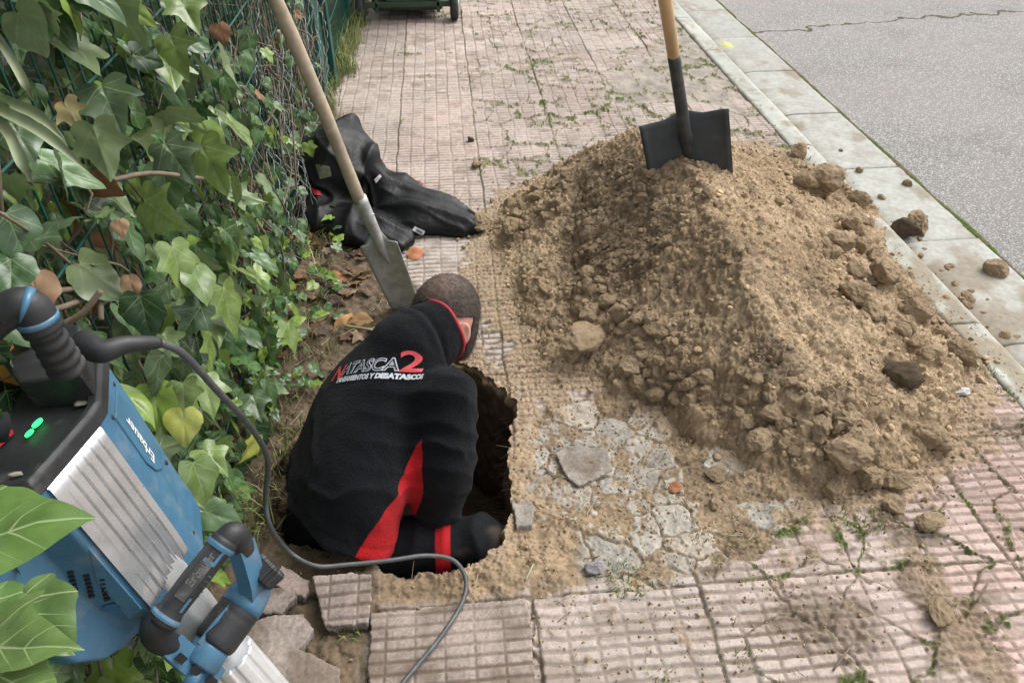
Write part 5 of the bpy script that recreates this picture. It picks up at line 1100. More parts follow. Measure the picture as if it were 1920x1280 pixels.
# leaves one can pick out in the photo: px, py, depth, size px, tip direction in the picture, tone
PICK = [(330, 300, 1.45, 92, (.55, .8), 1), (395, 310, 1.50, 105, (.45, .9), 3), (300, 400, 1.35, 110, (.75, .5), 3), (95, 430, 1.05, 100, (.25, -.2), 1), (30, 440, 1.02, 105, (.3, 1), 0), (250, 450, 1.20, 100, (.4, .9), 0), (335, 500, 1.35, 95, (.2, .9), 3), (375, 530, 1.38, 80, (.35, .8), 2), (430, 580, 1.5, 105, (.15, .9), 3), (205, 200, 1.25, 120, (.45, .9), 1), (190, 280, 1.2, 105, (.3, 1), 1), (330, 100, 1.5, 95, (.35, .9), 3), (320, 130, 1.5, 85, (.4, .9), 3), (120, 330, 1.1, 90, (.3, 1), 1), (150, 100, 1.25, 110, (.6, .7), 0), (545, 630, 1.95, 62, (.25, .9), 3), (395, 660, 1.45, 90, (.1, 1), 3), (300, 700, 1.30, 90, (-.2, .9), 1), (400, 610, 1.5, 80, (.5, .7), 2), (345, 745, 1.35, 75, (-.1, 1), 2), (390, 740, 1.4, 80, (.3, .9), 3), (375, 900, 1.30, 90, (.25, .9), 2), (400, 860, 1.35, 70, (.7, .6), 3), (470, 840, 1.5, 60, (-.3, .7), 4), (345, 800, 1.25, 70, (.1, 1), 4), (240, 40, 1.3, 100, (.6, .8), 0), (430, 130, 1.75, 80, (.3, .9), 1), (350, 20, 1.6, 80, (.5, .8), 3), (445, 240, 1.8, 85, (.6, .7), 3), (60, 60, 1.1, 95, (.5, .8), 0), (470, 520, 1.75, 85, (.7, .5), 3), (270, 590, 1.2, 90, (.1, 1), 0), (360, 600, 1.4, 75, (-.4, .8), 0), (480, 760, 1.55, 55, (.4, .8), 1), (300, 560, 1.25, 80, (-.3, 1), 1), (20, 520, .95, 95, (.2, 1), 0), (40, 260, 1.05, 90, (.5, .8), 1)]
TON = [np.array([.040, .085, .030]), np.array([.065, .105, .050]), np.array([.105, .165, .045]), np.array([.145, .215, .055]), np.array([.34, .36, .07])]
for (x, y_, d_, sz_, td, tn_i) in PICK:
    p = dep(x, y_, d_); t_ = nrm(RGT * td[0] - UPV * td[1] + FWD * R.normal() * .25); n_ = nrm(-FWD * .5 + UPV * .5 + RGT * .4 + R.normal(size=3) * .55); L.add(p - t_ * sz_ * d_ / FPX * .4, t_, n_, sz_ * d_ / FPX, TON[tn_i] * R.uniform(.85, 1.15), int(R.integers(10)))
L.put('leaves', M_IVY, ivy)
M_STEM = mat('ivy_stem', (.16, .124, .088), .9, var=.3, vs=40, bump=[(70, .5, .004)])
k = MB()
for j in range(150):
    y0 = R.uniform(.2, 3.9); z0 = R.uniform(-.02, .3); P_ = [(FX + R.uniform(-.15, .06), y0, z0)]
    for _ in range(int(R.integers(3, 7))): P_.append((FX + R.uniform(-.15, .09), P_[-1][1] + R.normal() * .16, min(1.95, P_[-1][2] + R.uniform(.02, .32))))
    c_ = curve(P_, 26); k.tube(c_, np.linspace(R.uniform(.0025, .007), .0012, len(c_)), 5, caps=False)
for P_ in ([dep(0, 345, 1.15), dep(70, 338, 1.2), dep(170, 345, 1.3), dep(280, 325, 1.4), dep(380, 335, 1.5)], [dep(110, 545, 1.15), dep(180, 540, 1.2), dep(190, 600, 1.2)], [dep(190, 545, 1.15), dep(150, 590, 1.15), dep(90, 620, 1.15)], [dep(40, 590, 1.1), dep(120, 575, 1.15), dep(200, 540, 1.25)]):
    c_ = curve(P_, 26); k.tube(c_, .0048, 6)
k.put('stems', M_STEM, ivy)
M_DEAD = leaf_mat('dead_leaf', .7, (.30, .19, .10), .4, .12, .1)
L = Leaves()
for j in range(70): L.add(np.array([FX + R.uniform(-.2, .07), R.uniform(.6, 3.8), R.uniform(.05, 1.4)]), nrm(np.array([.2, 0, -1]) + R.normal(size=3) * .5), nrm(np.array([.8, -.4, .4]) + R.normal(size=3) * .5), R.uniform(.04, .08), np.array([.26, .125, .05]) * R.uniform(.5, 1.3))
for (x, y_, d_, sz_) in ((60, 520, 1.02, 90), (222, 415, 1.15, 35), (240, 515, 1.2, 50)): L.add(dep(x, y_, d_), nrm(RGT * .3 - UPV), nrm(-FWD + UPV * .4), sz_ * d_ / FPX, np.array([.32, .20, .115]))
L.put('dead_leaves', M_DEAD, ivy)
# large ivy leaves close to the camera, bottom left
sprig = empty('ivy_sprig', at(20, 1330, 0), 'big bright ivy leaves right in front of the hammer housing', 'ivy')
def big(pl_, tiptgt, d0, d1, wide, c, nn, kd_):
    L_ = Leaves(); b_ = dep(*pl_, d0); t_ = dep(*tiptgt, d1); L_.add(b_, t_ - b_, nn, np.linalg.norm(t_ - b_), c, kd_, wide); return L_.put('leaf', M_BIG, sprig)
M_BIG = leaf_mat('fresh_ivy_leaf', .38, (.42, .52, .27), .75, .25, .12)
big((-150, 1035), (165, 948), .66, .66, .80, np.array([.105, .19, .045]), -FWD * .75 + UPV * .75 - RGT * .1, 8)
big((-60, 1215), (138, 1200), .74, .72, .95, np.array([.135, .215, .065]), -FWD * .6 + UPV * .8, 1)
big((40, 1120), (135, 1225), .80, .78, 1.0, np.array([.105, .18, .055]), -FWD * .8 + UPV * .5 + RGT * .2, 6)
big((-20, 1260), (120, 1310), .72, .70, 1.0, np.array([.14, .22, .07]), -FWD * .5 + UPV * .9, 2)
big((-30, 1130), (60, 1190), .79, .78, 1.1, np.array([.10, .19, .05]), -FWD * .7 + UPV * .6, 7)
k = MB(); k.tube(curve([at(10, 1420, .0), dep(-40, 1260, .78), dep(-90, 1120, .72), dep(-150, 1035, .66)], 30), .004, 6); k.tube(curve([dep(-40, 1260, .78), dep(0, 1210, .78), dep(40, 1120, .80)], 12), .0028, 6); k.put('stem', M_STEM, sprig)
# strap leaved plant in the hedge
strap = empty('strap_leaf_plant', dep(-60, 420, 1.1), 'grassy plant with long pale strap leaves poking out of the ivy at the left', 'plant')
M_STRAP = mat('strap_leaf', (.27, .31, .18), .42, var=.2, vs=20, stain=((.42, .42, .34), 9, .5, .75, .5))
for P_, w_ in (([dep(-80, 170, 1.08), dep(0, 205, 1.0), dep(90, 255, .98), dep(172, 328, 1.0)], .0075), ([dep(-60, 190, 1.1), dep(10, 240, 1.0), dep(40, 300, .98), dep(62, 345, 1.0)], .0075), ([dep(-40, 20, 1.15), dep(10, 90, 1.1), dep(45, 150, 1.08), dep(62, 190, 1.1)], .0070), ([dep(-60, 150, 1.1), dep(0, 185, 1.05), dep(70, 215, 1.02), dep(120, 262, 1.0)], .008)):
    c_ = curve(P_, 26); T_ = nrm(np.gradient(c_, axis=0)); k = MB(); rows = []
    for i_, (p, t_) in enumerate(zip(c_, T_)):
        u_ = i_ / (len(c_) - 1); ww = w_ * min(1, 3.5 * (1.02 - u_)) * min(1, .5 + 2 * u_); s_ = nrm(np.cross(t_, FWD)); n_ = np.cross(s_, t_); rows.append([p - s_ * ww - n_ * ww * .4, p - s_ * ww * .5, p + n_ * .001, p + s_ * ww * .5, p + s_ * ww - n_ * ww * .4])
    k.add(np.concatenate(rows), grid_faces(len(rows), 5).tolist()); k.put('leaf', M_STRAP, strap)
# an old stake and dry canes by the fence
k = MB(); k.tube(curve([at(545, 300, -.02), at(533, 190, .18), dep(522, 60, 2.9)], 16), np.linspace(.011, .009, 16), 8)
tag(k.put('wooden_stake', M_ASH, None, loc=at(545, 300, 0)), 'thin weathered stake upright among the wires of the fence', 'stake')
# shrubs in the garden beyond
def shrub(x, y_, h_, rad, n_, label, c):
    L_ = Leaves(); e_ = empty('garden_shrub', (x, y_, 0), label, 'shrub', 'shrubs in the garden beyond the fence')
    for _ in range(n_):
        d_ = nrm(R.normal(size=3)); p = np.array([x, y_, h_ * .55]) + d_ * np.array([rad, rad, h_ * .55]) * R.uniform(.55, 1.0) ** .5; p[2] = max(p[2], .03)
        L_.add(p, nrm(d_ * .4 + np.array([0, 0, -.5]) + R.normal(size=3) * .5), nrm(d_ + np.array([0, 0, .5]) + R.normal(size=3) * .4), R.uniform(.05, .10), c * R.uniform(.6, 1.4), 10 + int(R.integers(2)))
    L_.put('foliage', M_IVY, e_); k = MB()
    for _ in range(7): a_5 = R.uniform(0, 6.3); k.tube(curve([(x, y_, -.02), (x + .2 * rad * math.cos(a_5), y_ + .2 * rad * math.sin(a_5), h_ * .4), (x + .7 * rad * math.cos(a_5), y_ + .7 * rad * math.sin(a_5), h_ * .85)], 10), np.linspace(.014, .004, 10), 6)
    k.put('stems', M_STEM, e_)
shrub(-1.55, 3.3, 1.6, .62, 900, 'dark leafy shrub just behind the fence beside the ivy', np.array([.035, .07, .022]))
shrub(-1.5, 4.7, 1.5, .6, 800, 'bushy green shrub behind the fence posts', np.array([.05, .085, .025]))
shrub(-1.6, 6.2, 1.7, .7, 800, 'leafy shrub furthest along behind the fence', np.array([.045, .08, .03]))
shrub(-1.7, 1.7, 1.8, .7, 700, 'tall dark shrub hidden behind the ivy', np.array([.028, .055, .02]))

# ---- grass and weeds along the fence foot
def blades(name, spots, label=None):
    V = []; C_ = []; n_ = 0; F = []
    for (x, y_, r_, cnt, h_, dry) in spots:
        for _ in range(cnt):
            a_5 = R.uniform(0, 6.3); q_ = r_ * math.sqrt(R.random()); bx_0 = x + q_ * math.cos(a_5); by_0 = y_ + q_ * math.sin(a_5); z0 = float(ground_z(np.array([bx_0]), np.array([by_0]))[0]) - .004 if bx_0 > -.75 else -.02
            hh = h_ * R.uniform(.4, 1.2); ln_ = R.normal(size=2) * hh * .45; w_ = R.uniform(.0008, .0022); d_ = R.uniform(0, 3.14); s_ = np.array([math.cos(d_), math.sin(d_), 0]) * w_; b_ = np.array([bx_0, by_0, z0]); m_ = b_ + np.array([ln_[0] * .35, ln_[1] * .35, hh * .6]); e_ = b_ + np.array([ln_[0], ln_[1], hh * R.uniform(.55, 1.0)])
            V += [b_ - s_, b_ + s_, m_ + s_ * .8, m_ - s_ * .8, e_]; F += [(n_, n_ + 1, n_ + 2, n_ + 3), (n_ + 3, n_ + 2, n_ + 4)]; n_ += 5
            c_ = lerp(np.array([.17, .24, .055]), np.array([.34, .29, .15]), 1.0 if R.random() < dry else R.random() * .3) * R.uniform(.65, 1.3); C_ += [c_] * 5
    m_ = bpy.data.materials.get('grass_blade') or mat('grass_blade', (1, 1, 1), .6, var=.1, vs=30, col=True); return tag(obj(name, np.array(V), F, m_, col=np.array(C_)), kind='stuff')
sp0 = [(R.uniform(-.70, -.56), R.uniform(3.5, 6.6), .05, 34, .16, .12) for _ in range(46)] + [(R.uniform(-.70, -.45), R.uniform(1.9, 3.0), .06, 20, .07, .5) for _ in range(40)] + [(R.uniform(-.66, -.50), R.uniform(1.2, 1.9), .04, 22, .06, .3) for _ in range(12)]
for x, y_ in ((640, 50), (640, 110), (625, 80), (650, 20)): g_ = at(x, y_); sp0 += [(g_[0], g_[1], .07, 90, .2, .12)]
for x, y_, r_, n__, h_ in ((660, 1180, .03, 40, .035), (750, 95, .05, 50, .02), (880, 165, .05, 60, .02), (760, 230, .04, 40, .025), (1010, 235, .06, 70, .03), (1060, 185, .05, 40, .02), (1310, 1000, .03, 40, .02), (1175, 1085, .06, 120, .025), (1590, 975, .04, 50, .02), (1640, 985, .03, 40, .025), (430, 1020, .05, 40, .06), (700, 1045, .03, 26, .05), (960, 560, .04, 30, .02), (470, 990, .06, 60, .07), (1420, 205, .05, 50, .02), (1500, 300, .05, 50, .02), (1885, 740, .04, 60, .02), (1845, 700, .04, 50, .02), (1400, 1240, .03, 40, .02), (1240, 1270, .03, 40, .02)): g_ = at(x, y_); sp0.append((g_[0], g_[1], r_, n__, h_, .25))
blades('grass', sp0)
# ---- leaf litter, twigs, roots on the bare soil
L = Leaves()
for j in range(250):
    x = R.uniform(-.70, -.22); y_ = R.uniform(1.95, 3.3)
    if R.random() > sstep(-.15, -.4, x + .15 * R.normal()): continue
    L.add(np.array([x, y_, float(top_z(np.array([x]), np.array([y_]))[0]) + R.uniform(.004, .025)]), nrm(R.normal(size=3) * np.array([1, 1, .15])), nrm(np.array([0, 0, 1.]) + R.normal(size=3) * .35), R.uniform(.02, .065), np.array([[.17, .085, .042], [.13, .080, .05], [.24, .165, .095], [.08, .055, .038]])[int(R.integers(4))] * R.uniform(.6, 1.3))
tag(L.put('leaf_litter', M_DEAD, None), kind='stuff')
k = MB()
for j in range(420):
    if j < 300: x, y_ = R.uniform(-.70, -.2), R.uniform(1.2 if j < 70 else 1.95, 3.0)
    else: x, y_ = R.normal(.6, .4), R.normal(1.1, .3)
    if polydist(np.array([x]), np.array([y_]), PIT)[0] < .02 or not -.75 < x < 1.6: continue
    a_5 = R.uniform(0, 6.3); l_ = R.uniform(.015, .09 if j < 300 else .04); z = float(top_z(np.array([x]), np.array([y_]))[0]) + .004; e_ = np.array([math.cos(a_5), math.sin(a_5), R.uniform(-.05, .25)]) * l_; b_ = np.array([x, y_, z])
    k.tube([b_, b_ + e_ * .5 + R.normal(size=3) * l_ * .08, b_ + e_], R.uniform(.0006, .0016), 4, caps=False, c=np.array([[.34, .27, .17], [.17, .12, .08], [.42, .36, .25]])[int(R.integers(3))])
tag(k.put('twigs', mat('dry_twig', (1, 1, 1), .85, var=.2, vs=30, col=True), None, col=True), kind='stuff')
# roots hanging out of the pit wall
k = MB()
for (x, y_, dx_, dy_) in ((968, 800, -28, 60), (955, 870, -24, 25), (960, 840, -30, -5), (950, 985, -12, 14), (945, 1000, -20, 10), (560, 800, 20, 30), (520, 870, 22, 20), (600, 740, 20, 25), (650, 700, 10, 30)):
    a_6 = at(x, y_, -.02); b_6 = at(x + dx_, y_ + dy_, -.09); c_ = curve([a_6, (a_6 + b_6) / 2 + R.normal(size=3) * .01, b_6], 12); k.tube(c_, np.linspace(.0022, .0008, len(c_)), 5, caps=False)
for j in range(130):
    i_ = int(R.integers(len(PITF))); p = np.append(PITF[i_], -R.uniform(.01, .30)); e_ = np.append(-pn[i_], -.5) * R.uniform(.02, .07) + R.normal(size=3) * .012; c_ = curve([p + np.append(pn[i_], 0) * .03, p + e_ * .5, p + e_], 8); k.tube(c_, np.linspace(R.uniform(.0006, .0016), .0004, len(c_)), 4, caps=False)
tag(k.put('roots', mat('root', (.21, .16, .11), .9, var=.3, vs=40), None), kind='stuff')
# ================================================================== OTHER THINGS
# ---- black jacket thrown down against the fence
def q3(x, y_, z): return at(x, y_, z)
jk = empty('rain_jacket', at(660, 420, 0), 'crumpled shiny black work jacket heaped against the fence with one sleeve stretched out', 'jacket')
I3 = np.eye(3)
def f_heapjk(p):
    p2 = p * np.array([1, 1, 1.75]); Z2 = np.array([1, 1, 1.75]); d = sd_ell(p, at(640, 318, .12), I3, (.165, .20, .20))
    d = smin(d, sd_cap(p, at(628, 262, .20), at(590, 300, .12), .085, .075), .05)
    d = smin(d, sd_cap(p, at(652, 240, .25), at(690, 300, .19), .050, .045), .03); d = smin(d, sd_cap(p, at(690, 300, .19), at(735, 375, .06), .045, .04), .03)
    d = smin(d, sd_cap(p, at(578, 290, .12), at(590, 375, .06), .06, .06), .03)
    for a_, b_, r0, r1 in ((at(600, 400, .03), at(690, 430, .03), .105, .095), (at(680, 430, .03), at(745, 452, .02), .095, .065), (at(705, 350, .05), at(800, 402, .035), .135, .115), (at(800, 402, .035), at(862, 420, .025), .115, .085)):
        d = smin(d, sd_cap(p2, a_ * Z2, b_ * Z2, r0, r1) / 1.5, .045)
    d = smin(d, sd_cap(p, at(845, 392, .03), at(885, 400, .015), .03, .012), .02)
    for a, b, r_ in ((at(622, 335, .24), at(645, 360, .14), .045), (at(655, 290, .28), at(690, 320, .24), .022)): d = -smin(-d, sd_cap(p, a, b, r_), .03)
    return d
V, F = surf(f_heapjk, at(640, 350, 0) + np.array([-.36, -.95, -.05]), at(640, 350, 0) + np.array([.85, .75, .45]), .0075); N_ = vnormals(V, F)
def rdg(x): return 1 - np.abs(2 * (x % 1) - 1)
slv = np.array([at(700, 380, .05), at(880, 420, .03)]); sl_d = nrm(slv[1] - slv[0]); sl_s = nrm(np.cross(sl_d, [0, 0, 1.])); u_ = (V - slv[0]) @ sl_s; t_ = (V - slv[0]) @ sl_d
dr = np.array([.25, .9, .35]); cr = nrm(np.cross(nrm(dr), [0, 0, 1.])); body_ = sstep(.12, -.02, t_)
f_ = .018 * (rdg(u_ * 8 + .35 * fbm3(V * 3, 2, 3) + t_ * .8) ** 2.5 - .3) * (1 - body_) + .006 * (rdg(u_ * 17 + .5 * fbm3(V * 4, 2, 4) - t_ * 2.2) ** 3 - .25) * (1 - body_)
f_ += body_ * (.022 * (rdg(V @ cr * 6.5 + .6 * fbm3(V * 3, 2, 5)) ** 2.5 - .3) + .014 * (rdg(V @ nrm(np.array([.6, -.2, .8])) * 9 + .8 * fbm3(V * 4, 2, 6)) ** 4 - .2)) + .006 * fbm3(V * 11, 2, 7) + .003 * (rdg(V @ nrm(np.array([.3, .6, -.5])) * 16 + 1.2 * fbm3(V * 6, 2, 8)) ** 5 - .1)
V = relax(V + N_ * f_[:, None], F, 1, .3)
V[:, 2] = np.maximum(V[:, 2], top_z(V[:, 0], V[:, 1]) + .001)
jm = obj('shell', V, F, mat('black_nylon', (.0036, .0039, .0046), .50, spec=.32, var=.3, vs=18, bump=[(420, .15, .002), (38, .35, .01)], stain=((.07, .055, .04), 8, .66, .85, .3)), jk)
jb = BVHTree.FromPolygons([tuple(v) for v in V], [tuple(int(i) for i in f) for f in F])
def on_jk(pts, name, m, lift=.003, parent=None, n_=8):
    "a sewn-on patch whose corners lie on the jacket"
    P_ = np.array(pts, float); g_ = []
    for a in np.linspace(0, 1, n_):
        for b in np.linspace(0, 1, n_):
            x, y_ = lerp(lerp(P_[0], P_[1], b), lerp(P_[3], P_[2], b), a); d_ = nrm(ray(x, y_)); h_, nn_, _, _ = jb.ray_cast(Vector(EYE), Vector(d_)); h_ = np.array(h_) + np.array(nn_) * lift if h_ is not None else at(x, y_, .03); g_.append(h_)
    k = MB(); k.add(np.array(g_), grid_faces(n_, n_).tolist()); return k.put(name, m, parent or jk)
on_jk([(778, 424), (797, 433), (793, 441), (773, 432)], 'label_tag', mat('white_label', (.72, .73, .74), .6, var=.08))
on_jk([(782, 429), (792, 434), (790, 437), (780, 432)], 'label_print', mat('label_print', (.2, .22, .28), .6, var=.5, vs=220), .005)
on_jk([(702, 337), (712, 327), (716, 331), (706, 344)], 'badge', mat('badge_white', (.62, .55, .58), .6, var=.4, vs=150))
on_jk([(592, 308), (618, 312), (622, 330), (600, 336)], 'lining_patch', mat('olive_patch', (.13, .135, .085), .8, var=.4, vs=60), .002)
on_jk([(584, 352), (596, 356), (604, 368), (590, 366)], 'red_tab', mat('red_cloth', (.40, .015, .02), .7, var=.1), .004)
# ---- wheelie bin
M_BIN = mat('bin_green', (.030, .062, .032), .5, var=.2, vs=12, stain=((.12, .12, .09), 6, .55, .8, .5)); bc = np.array([-.245, 6.02, 0])
bn = empty('wheelie_bin', bc, 'green plastic wheelie bin standing on the pavement at the far end', 'bin')
def brick(w0, d0, w1, d1, z0, z1, oy=0): return [[np.array([bc[0] + sx * w_, bc[1] + oy + sy * d_, z]) for sx, sy in ((-1, -1), (1, -1), (1, 1), (-1, 1))] for (w_, d_, z) in ((w0, d0, z0), (w1, d1, z1))]
k = MB(); k.loft(brick(.25, .24, .33, .33, .055, .98)); bevel(k.put('body', M_BIN, bn, smooth=False), .02, 3)
k = MB(); k.loft(brick(.345, .35, .345, .35, .985, 1.0) + brick(.34, .345, .20, .22, 1.02, 1.07)); bevel(k.put('lid', M_BIN, bn, smooth=False), .01, 2)
k = MB(); k.box((bc[0], bc[1] - .28, .115), (.33, 0, 0), (0, .02, 0), (0, 0, .02)); k.box((bc[0], bc[1] - .26, .19), (.15, 0, 0), (0, .035, 0), (0, 0, .055)); bevel(k.put('axle_housing', M_BIN, bn, smooth=False), .006)
for sx in (-1, 1):
    k = MB(); k.box((bc[0] + sx * .22, bc[1] - .25, .2), (.012, 0, 0), (0, .05, 0), (0, 0, .14)); bevel(k.put('rib', M_BIN, bn, smooth=False), .004)
    k = MB(); wc = np.array([bc[0] + sx * .335, bc[1] - .28, .10]); k.tube([wc + np.array([e_, 0, 0]) for e_ in (-.03, -.026, -.015, .015, .026, .03)], [.075, .092, .1, .1, .092, .075], 32); wh = k.put('wheel', M_RUB, bn)
    k = MB(); k.tube([wc + np.array([sx * .026, 0, 0]), wc + np.array([sx * .036, 0, 0])], [.062, .05], 24); k.put('hub', M_GREY, wh)
# ---- loose slabs and fragments, bottom left
M_SLAB = mat('slab_concrete', (1, 1, 1), .9, var=.12, vs=220, col=True, bump=[(300, .4, .002)], spec=.25)
def slab(name, outline, z0, thick, label, tilt=(0, 0), ribs=True, tone=1.0, cat='paving slab', group=None, seed=1, u_dir=(1, 0), warm=.5):
    P_ = np.array([at(x, y_, z0)[:2] for x, y_ in outline]); c_ = P_.mean(0); lo, hi = P_.min(0) - .012, P_.max(0) + .012; h_ = .0026
    gx, gy = np.meshgrid(np.arange(lo[0], hi[0], h_), np.arange(lo[1], hi[1], h_)); sh_ = gx.shape; gx, gy = gx.ravel(), gy.ravel(); d_ = polydist(gx, gy, P_) + .006 * fbm2(gx * 38, gy * 38, 4, seed, .65)
    ca = np.array(u_dir, float); u_ = (gx - c_[0]) * ca[0] + (gy - c_[1]) * ca[1]; v_ = -(gx - c_[0]) * ca[1] + (gy - c_[1]) * ca[0]
    bu = np.abs((u_ / .0667 + .5) % 1 - .5) * .0667; bv = np.abs((v_ / .02857) % 1 - .5) * .02857; g_ = np.maximum((1 - sstep(.001, .0042, .0333 - bu)) * .7, 1 - sstep(.0018, .0055, .01428 - bv)) * (1 - .45 * sstep(-.2, .5, fbm2(gx * 5, gy * 5, 3, seed + 3))) * (1 if ribs else .12)
    rough_ = .0012 * fbm2(gx * 110, gy * 110, 3, seed + 5) + (.006 * fbm2(gx * 22, gy * 22, 4, seed + 6) if not ribs else .002 * fbm2(gx * 16, gy * 16, 3, seed + 6))
    z = z0 - .0042 * g_ + rough_ - .003 * sstep(-.005, .0, d_) ** 2 + tilt[0] * (gx - c_[0]) + tilt[1] * (gy - c_[1]); ins = d_ < 0
    bs = lerp(np.array([.265, .235, .205]), np.array([.315, .245, .215]), warm) * tone; C_ = bs * (1 + .34 * fbm2(gx * 12, gy * 12, 4, seed + 7) + .20 * vn2(gx * 190, gy * 190, seed + 8))[:, None]
    C_ = lerp(C_, np.array([.125, .095, .07]), (np.clip(g_ * .8 + .7 * sstep(.0, .45, fbm2(gx * 9, gy * 9, 4, seed + 9)), 0, .9))[:, None])
    idx = np.arange(len(gx)).reshape(sh_); q_ = np.stack([idx[:-1, :-1], idx[:-1, 1:], idx[1:, 1:], idx[1:, :-1]], -1).reshape(-1, 4); F = q_[ins[q_].all(1)]
    E_ = np.concatenate([F[:, [j, (j + 1) % 4]] for j in range(4)]); key = np.sort(E_, 1); kk = key[:, 0].astype(np.int64) * len(gx) + key[:, 1]; _, inv, cnt = np.unique(kk, return_inverse=True, return_counts=True); B_ = E_[cnt[inv] == 1]
    V = np.stack([gx, gy, z], 1); n0 = len(V); bv_ = np.unique(B_); Vs = [V]; Cs = [C_]; mp = {}; rows = [bv_]; Fs = [tuple(f) for f in F]; prev = {int(i): int(i) for i in bv_}; n_ = n0
    for lay_ in range(1, 5):
        w_ = V[bv_].copy(); w_[:, 2] -= thick * lay_ / 4; off = nrm(w_[:, :2] - c_); w_[:, :2] += off * (.004 * fbm3(w_ * 60, 3, seed + 11) - .002 * lay_)[:, None]; Vs.append(w_); Cs.append(np.tile(np.array([.27, .245, .22]) * tone, (len(w_), 1)) * (1 + .3 * fbm3(w_ * 70, 3, seed))[:, None]); cur = {int(i): n_ + j for j, i in enumerate(bv_)}; n_ += len(w_)
        Fs += [(prev[int(a)], cur[int(a)], cur[int(b)], prev[int(b)]) for a, b in B_]; prev = cur
    V = np.concatenate(Vs); C_ = np.clip(np.concatenate(Cs), .01, .7); us_ = np.unique([i for f in Fs for i in f]); rm_ = -np.ones(len(V), int); rm_[us_] = np.arange(len(us_))
    return tag(obj(name, V[us_], [tuple(int(rm_[i]) for i in f) for f in Fs], M_SLAB, col=C_[us_], loc=(c_[0], c_[1], z0)), label, cat, group)
slab('paving_slab', [(694, 1146), (800, 1138), (900, 1126), (985, 1120), (998, 1180), (1003, 1290), (1006, 1420), (680, 1440), (688, 1280)], .020, .045, 'loose ribbed square slab lying next to the pit under the cord', (.01, -.015), seed=11, warm=.55)
slab('slab_fragment', [(584, 1078), (640, 1075), (698, 1080), (696, 1120), (692, 1164), (606, 1168), (590, 1110)], .045, .045, 'broken ribbed half slab propped up beside the near corner of the pit', (.05, .16), tone=1.0, seed=21, warm=.6, cat='slab fragment')
slab('slab_fragment', [(455, 1168), (520, 1152), (570, 1150), (590, 1180), (560, 1215), (640, 1250), (632, 1330), (560, 1400), (470, 1400), (440, 1260)], .018, .045, 'big broken slab with crumbled edge under the nose of the hammer', (-.02, .03), ribs=False, tone=.98, seed=31, warm=.45, cat='slab fragment')
slab('slab_fragment', [(478, 1150), (490, 1105), (535, 1098), (560, 1120), (530, 1145)], .03, .035, 'small angular slab piece between the knob of the hammer and the big broken slab', (.1, .05), ribs=False, tone=.95, seed=41, cat='slab fragment')
slab('slab_fragment', [(505, 1085), (530, 1062), (580, 1085), (575, 1118), (530, 1112)], .03, .04, 'small reddish slab piece under the bend of the cord beside the pit corner', (-.05, .1), ribs=False, tone=.9, seed=51, warm=.9, cat='slab fragment')
slab('slab_fragment', [(958, 938), (985, 925), (1004, 950), (998, 985), (968, 990)], .012, .07, 'grey stub of slab jutting at the right edge of the pit', (.02, -.04), ribs=False, tone=.95, seed=61, warm=.0, cat='slab fragment')
slab('slab_fragment', [(1040, 850), (1065, 835), (1140, 838), (1150, 880), (1085, 912), (1062, 895)], .004, .05, 'flat grey slab piece with a dark gap under its left edge right of the pit', (-.03, .02), ribs=False, tone=.95, seed=71, warm=.1, cat='slab fragment')
# ---- stones
M_STONE = mat('grey_stone', (.36, .34, .34), .85, var=.35, vs=14, col=True, bump=[(20, .6, .05), (60, .5, .02)]); 
for j, (x, y_, r_, lab, m_) in enumerate([(1116, 1063, 22, 'grey angular stone chip on the soil in front of the pit', M_STONE), (1803, 733, 14, 'white stone chip on the pink tiles near the kerb', mat('white_stone', (.62, .62, .60), .8, var=.15, vs=14, col=True, bump=[(20, .5, .05)]))]):
    v_, f_, c_ = clod_shape(640 + j, 4, .8); p = on_top(x, y_ + 6); rr = r_ * np.linalg.norm(p - EYE) / FPX
    o = bpy.data.objects.new('stone', mesh('stone', v_ * np.array([1, .8, .75]), f_, m_, col=c_, smooth=False)); COL.objects.link(o); o.location = p + np.array([0, 0, rr * .45]); o.scale = (rr,) * 3; tag(o, lab, 'stone')
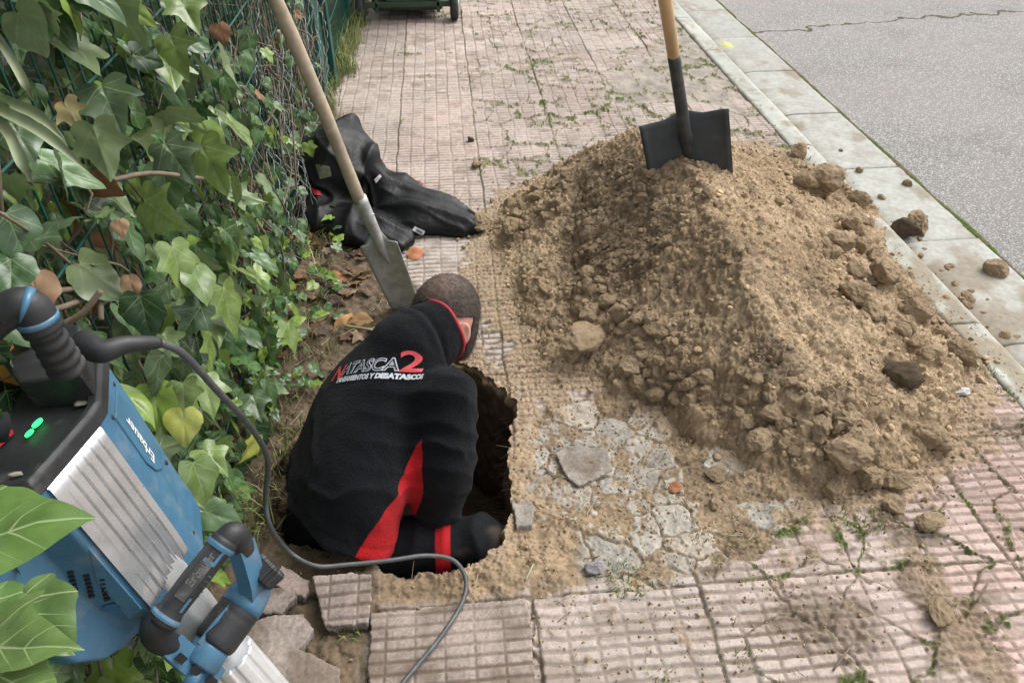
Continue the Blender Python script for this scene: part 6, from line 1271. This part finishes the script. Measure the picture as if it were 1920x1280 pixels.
# ---- single fallen leaves worth naming
def leaf_thing(px_, py_, sz_, ang_, c, lab, kd_=11, curl=0.0, nm='fallen_leaf', lift=.012, m_=None):
    p = on_top(px_, py_); L_ = Leaves(); s_ = sz_ * np.linalg.norm(p - EYE) / FPX; td = np.array([math.cos(ang_), math.sin(ang_), curl]); L_.add(p + np.array([0, 0, lift]) - td * s_ * .5, td, np.array([.1, -.3, 1.]), s_, np.array(c), kd_, 1.15); return tag(L_.put(nm, m_ or M_DEAD, None, loc=p), lab, 'leaf')
leaf_thing(652, 606, 46, 1.1, (.50, .27, .10), 'curled orange brown leaf left of the stick end behind the man', curl=.6)
leaf_thing(680, 604, 42, -.2, (.46, .27, .12), 'tan brown leaf lying just right of the curled orange one behind the man', curl=.2)
leaf_thing(1268, 918, 26, -.5, (.33, .13, .05), 'small orange brown leaf on the bare concrete patch', curl=.3)
leaf_thing(630, 525, 40, .2, (.34, .13, .045), 'rust coloured dead leaf on the soil left of the spade blade', curl=.2)
leaf_thing(782, 478, 34, .3, (.40, .15, .06), 'reddish dead leaf at the front hem of the black jacket', curl=.15)
leaf_thing(1365, 86, 26, .8, (.42, .44, .12), 'yellow green leaf lying on the gutter at the far kerb', kd_=10)
leaf_thing(786, 349, 18, .1, (.20, .04, .04), 'dark red petal on the tiles behind the jacket sleeve')
k = MB(); a_7 = on_top(648, 616); b_7 = on_top(735, 632); k.tube(curve([a_7 + [0, 0, .012], (a_7 + b_7) / 2 + [0, 0, .016], b_7 + [0, 0, .012]], 14), np.linspace(.005, .0035, 14), 8)
tag(k.put('stick', mat('green_stick', (.34, .33, .17), .7, var=.2, vs=40), None, loc=a_7), 'pale green stick on the soil pointing at the man\'s collar', 'stick')
k = MB(); p = on_top(1770, 860)
for (x0, y0, x1, y1) in ((1830, 1130, 1850, 1095), (1600, 1205, 1560, 1260), (985, 1090, 1000, 1060)):
    a_8, b_8 = on_top(x0, y0), on_top(x1, y1); k = MB(); k.tube(curve([a_8 + [0, 0, .006], (a_8 + b_8) / 2 + [.004, .003, .014], b_8 + [0, 0, .008]], 10), .0022, 6)
    tag(k.put('twig', M_STEM if x0 != 985 else M_STRAP, None, loc=a_8), {1830: 'dark red twig on the pink tiles at the lower right', 1600: 'dry root bundle end on the muddy tiles at the bottom', 985: 'pale plant stalk on the soil between pit and grey stone chip'}[x0], 'twig')
